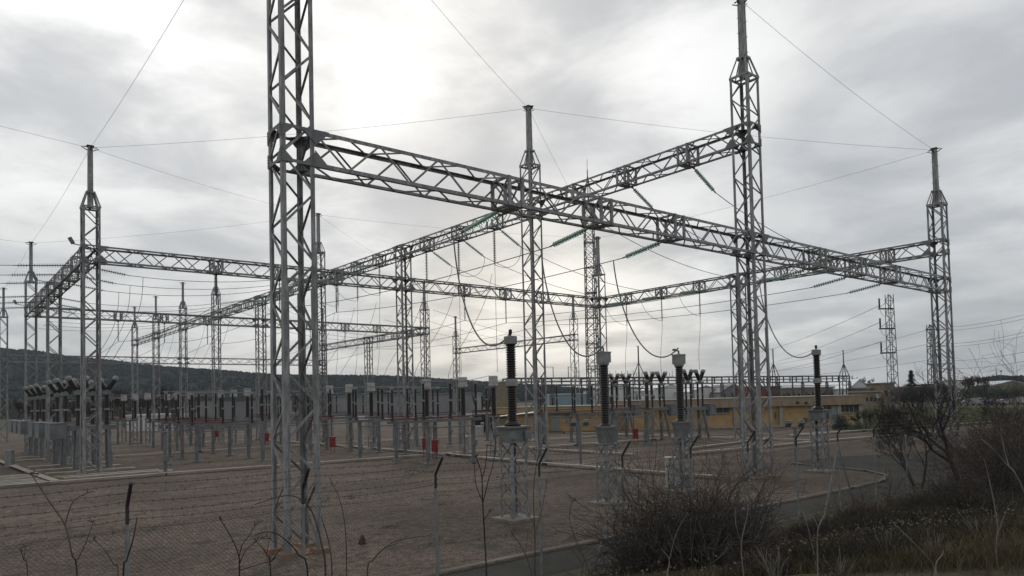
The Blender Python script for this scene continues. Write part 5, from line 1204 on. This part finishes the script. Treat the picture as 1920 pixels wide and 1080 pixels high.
for cx_, cy2 in centres:
    for _ in range(rr.randint(5, 13)):
        tx, ty = cx_+rr.gauss(0, 1.9), cy2+rr.gauss(0, .7)
        if ty < 16.2: continue
        for _ in range(rr.randint(10, 34)):
            x, y = tx+rr.gauss(0, .22), ty+rr.gauss(0, .12); h = rr.uniform(.05, .2); a = rr.uniform(0, 6.28); e = Vector((math.cos(a)*h*.9, math.sin(a)*h*.9, h*.7)); w_ = Vector((-math.sin(a), math.cos(a), 0))*rr.uniform(.006, .014); p = Vector((x, y, -.01))
            wd_.add([p-w_, p+w_, p+e], [(0, 1, 2)])
tag(stuff(wd_.build('yard_weeds', 'heather')), 'low dark weeds growing in drifts on the gravel yard', 'weeds')
lv = MB(); rr = random.Random(77)
for px, d, n_, sp_ in ((1700, 12, 260, .5), (1740, 14, 260, .6), (1600, 12.5, 160, .5), (1850, 12, 200, .6), (1500, 12, 120, .5), (1250, 11, 160, .7), (600, 9.3, 60, .6)):
    c = bank(px, d)
    for _ in range(n_):
        x, y = c.x+rr.gauss(0, sp_), c.y+rr.gauss(0, sp_); q = Vector((x, y, ground_z(x, y)+rr.uniform(.05, .3))); e1 = Vector((rr.gauss(0, 1), rr.gauss(0, 1), rr.gauss(0, .6))).normalized()*rr.uniform(.03, .07); e2 = e1.orthogonal().normalized()*rr.uniform(.012, .025)
        lv.add([q, q+e1*.5+e2, q+e1, q+e1*.5-e2], [(0, 1, 2, 3)])
tag(stuff(lv.build('leaf_litter', 'palelitter')), 'pale dead leaves scattered among the bank scrub at lower right', 'dead leaves')
t = thing('dried_tuft', G(680, 1020), 'small pyramid-shaped dried tuft on the gravel right of the huge column', 'tuft')
b = MB(); b.lathe([(.16, -.03), (.12, .12), (.03, .30)], n=5); b.build('body', 'deadleaf', t)  # dried plant tuft, simplified to a small cone
# ------------------------------------------------------------------ air
hz = MB(); hz.box((0, 0, 148), (14700, 14700, 306)); hm = bpy.data.materials.new('thin_air'); hm.use_nodes = True; nt = hm.node_tree
for n_ in list(nt.nodes):
    if n_.type == 'BSDF_PRINCIPLED': nt.nodes.remove(n_)
pv = nt.nodes.new('ShaderNodeVolumePrincipled'); pv.inputs['Color'].default_value = (.78, .88, 1, 1); pv.inputs['Density'].default_value = .0001
nt.links.new(pv.outputs[0], nt.nodes['Material Output'].inputs['Volume'])
stuff(hz.build('haze', hm))
# ------------------------------------------------------------------ light
def sundir(px, py): r = ray(px, py); return r.normalized()
SD = sundir(800, 90); el = math.asin(SD.z); az = math.atan2(SD.x, SD.y)
w = bpy.data.worlds.new('World'); SC.world = w; w.use_nodes = True; nt = w.node_tree; N = nt.nodes; K = nt.links; bg = N['Background']
sky = N.new('ShaderNodeTexSky'); sky.sky_type = 'NISHITA'; sky.sun_disc = False; sky.sun_elevation = el; sky.sun_rotation = az
tc = N.new('ShaderNodeTexCoord'); sep = N.new('ShaderNodeSeparateXYZ'); K.new(tc.outputs['Generated'], sep.inputs[0])
def math_(op, a, b_=None, c=None):
    n = N.new('ShaderNodeMath'); n.operation = op
    for i, v in enumerate((a, b_, c)):
        if v is None: continue
        if isinstance(v, (int, float)): n.inputs[i].default_value = v
        else: K.new(v, n.inputs[i])
    return n.outputs[0]
def maprange(v, a, b_, c, d, smooth=True):
    n = N.new('ShaderNodeMapRange'); n.interpolation_type = 'SMOOTHSTEP' if smooth else 'LINEAR'; K.new(v, n.inputs[0])
    for i, x in enumerate((a, b_, c, d)): n.inputs[i+1].default_value = x
    return n.outputs[0]
zc = math_('ADD', math_('MAXIMUM', sep.outputs[2], 0.0), .16)
comb = N.new('ShaderNodeCombineXYZ'); K.new(math_('DIVIDE', sep.outputs[0], zc), comb.inputs[0]); K.new(math_('DIVIDE', sep.outputs[1], zc), comb.inputs[1])
def noise(scale, det, rough, off):
    mp = N.new('ShaderNodeMapping'); mp.inputs['Location'].default_value = off; mp.inputs['Rotation'].default_value = (0, 0, YAW); K.new(comb.outputs[0], mp.inputs['Vector'])
    n = N.new('ShaderNodeTexNoise'); n.inputs['Scale'].default_value = scale; n.inputs['Detail'].default_value = det; n.inputs['Roughness'].default_value = rough; n.inputs['Distortion'].default_value = .25; K.new(mp.outputs[0], n.inputs['Vector']); return n.outputs[0]
n1 = noise(2.0, 7, .56, (3.1, 1.7, 0)); n2 = noise(.62, 3, .5, (7.3, 2.2, 0))
cl = math_('ADD', math_('MULTIPLY', n1, .75), math_('MULTIPLY', n2, .35))
base = maprange(cl, .40, .67, .575, .87)
def lobe(px, py, size, amt):              # brighter or darker part of the cloud deck round a direction
    d = sundir(px, py); v = N.new('ShaderNodeVectorMath'); v.operation = 'DOT_PRODUCT'; K.new(tc.outputs['Generated'], v.inputs[0]); v.inputs[1].default_value = d
    return math_('MULTIPLY', maprange(v.outputs['Value'], math.cos(R(size)), 1.0, 0, 1), amt)
brk = maprange(n1, .32, .66, .45, 1.45)
val = base
for a in ((800, 70, 13, .16), (1330, 90, 9, .15), (640, -250, 26, .14), (230, 70, 18, .15), (40, 60, 15, .15), (1850, 60, 12, .05), (1060, 640, 9, .27), (870, 670, 6, .15), (700, 450, 5, .06), (830, 330, 8, -.20), (1000, 230, 6, -.12), (1690, 150, 16, -.06), (1560, 330, 10, -.05), (1250, 520, 8, .08), (1150, 450, 5, -.06), (60, 210, 5, -.08), (100, 350, 12, -.05), (1850, 690, 10, -.16), (300, 430, 10, -.04)):
    val = math_('ADD', val, math_('MULTIPLY', lobe(*a), brk))
# darker deck behind the camera
d_ = N.new('ShaderNodeVectorMath'); d_.operation = 'DOT_PRODUCT'; K.new(tc.outputs['Generated'], d_.inputs[0]); d_.inputs[1].default_value = FWD0
val = math_('MULTIPLY', val, maprange(d_.outputs['Value'], -.4, .5, .78, 1.0))
val = math_('MULTIPLY', val, 10.0)
tint = N.new('ShaderNodeValToRGB'); K.new(math_('DIVIDE', val, 10.0), tint.inputs[0])
tint.color_ramp.elements[0].position = .40; tint.color_ramp.elements[0].color = (.90, .945, 1.0, 1)
tint.color_ramp.elements[1].position = .85; tint.color_ramp.elements[1].color = (1.0, 1.0, .985, 1)
warm = N.new('ShaderNodeMix'); warm.data_type = 'RGBA'; K.new(lobe(1000, 670, 16, 1.0), warm.inputs[0]); K.new(tint.outputs[0], warm.inputs[6]); warm.inputs[7].default_value = (1.0, .95, .86, 1)
vm = N.new('ShaderNodeVectorMath'); vm.operation = 'SCALE'; K.new(warm.outputs[2], vm.inputs[0]); K.new(val, vm.inputs['Scale'])
sm_ = N.new('ShaderNodeMix'); sm_.data_type = 'RGBA'; sm_.inputs[0].default_value = .08; K.new(vm.outputs[0], sm_.inputs[6]); K.new(sky.outputs[0], sm_.inputs[7])
K.new(sm_.outputs[2], bg.inputs['Color']); bg.inputs['Strength'].default_value = .10
sl = bpy.data.lights.new('sun', 'SUN'); sl.energy = .55; sl.angle = R(14); sl.color = (1, .96, .9); so = bpy.data.objects.new('sun', sl); COL.objects.link(so)
so.rotation_mode = 'QUATERNION'; so.rotation_quaternion = SD.to_track_quat('Z', 'Y')
SC.view_settings.view_transform = 'Standard'; SC.view_settings.look = 'None'; SC.view_settings.exposure = 0; SC.view_settings.gamma = 1
SC.cycles.max_bounces = 5; SC.cycles.diffuse_bounces = 2
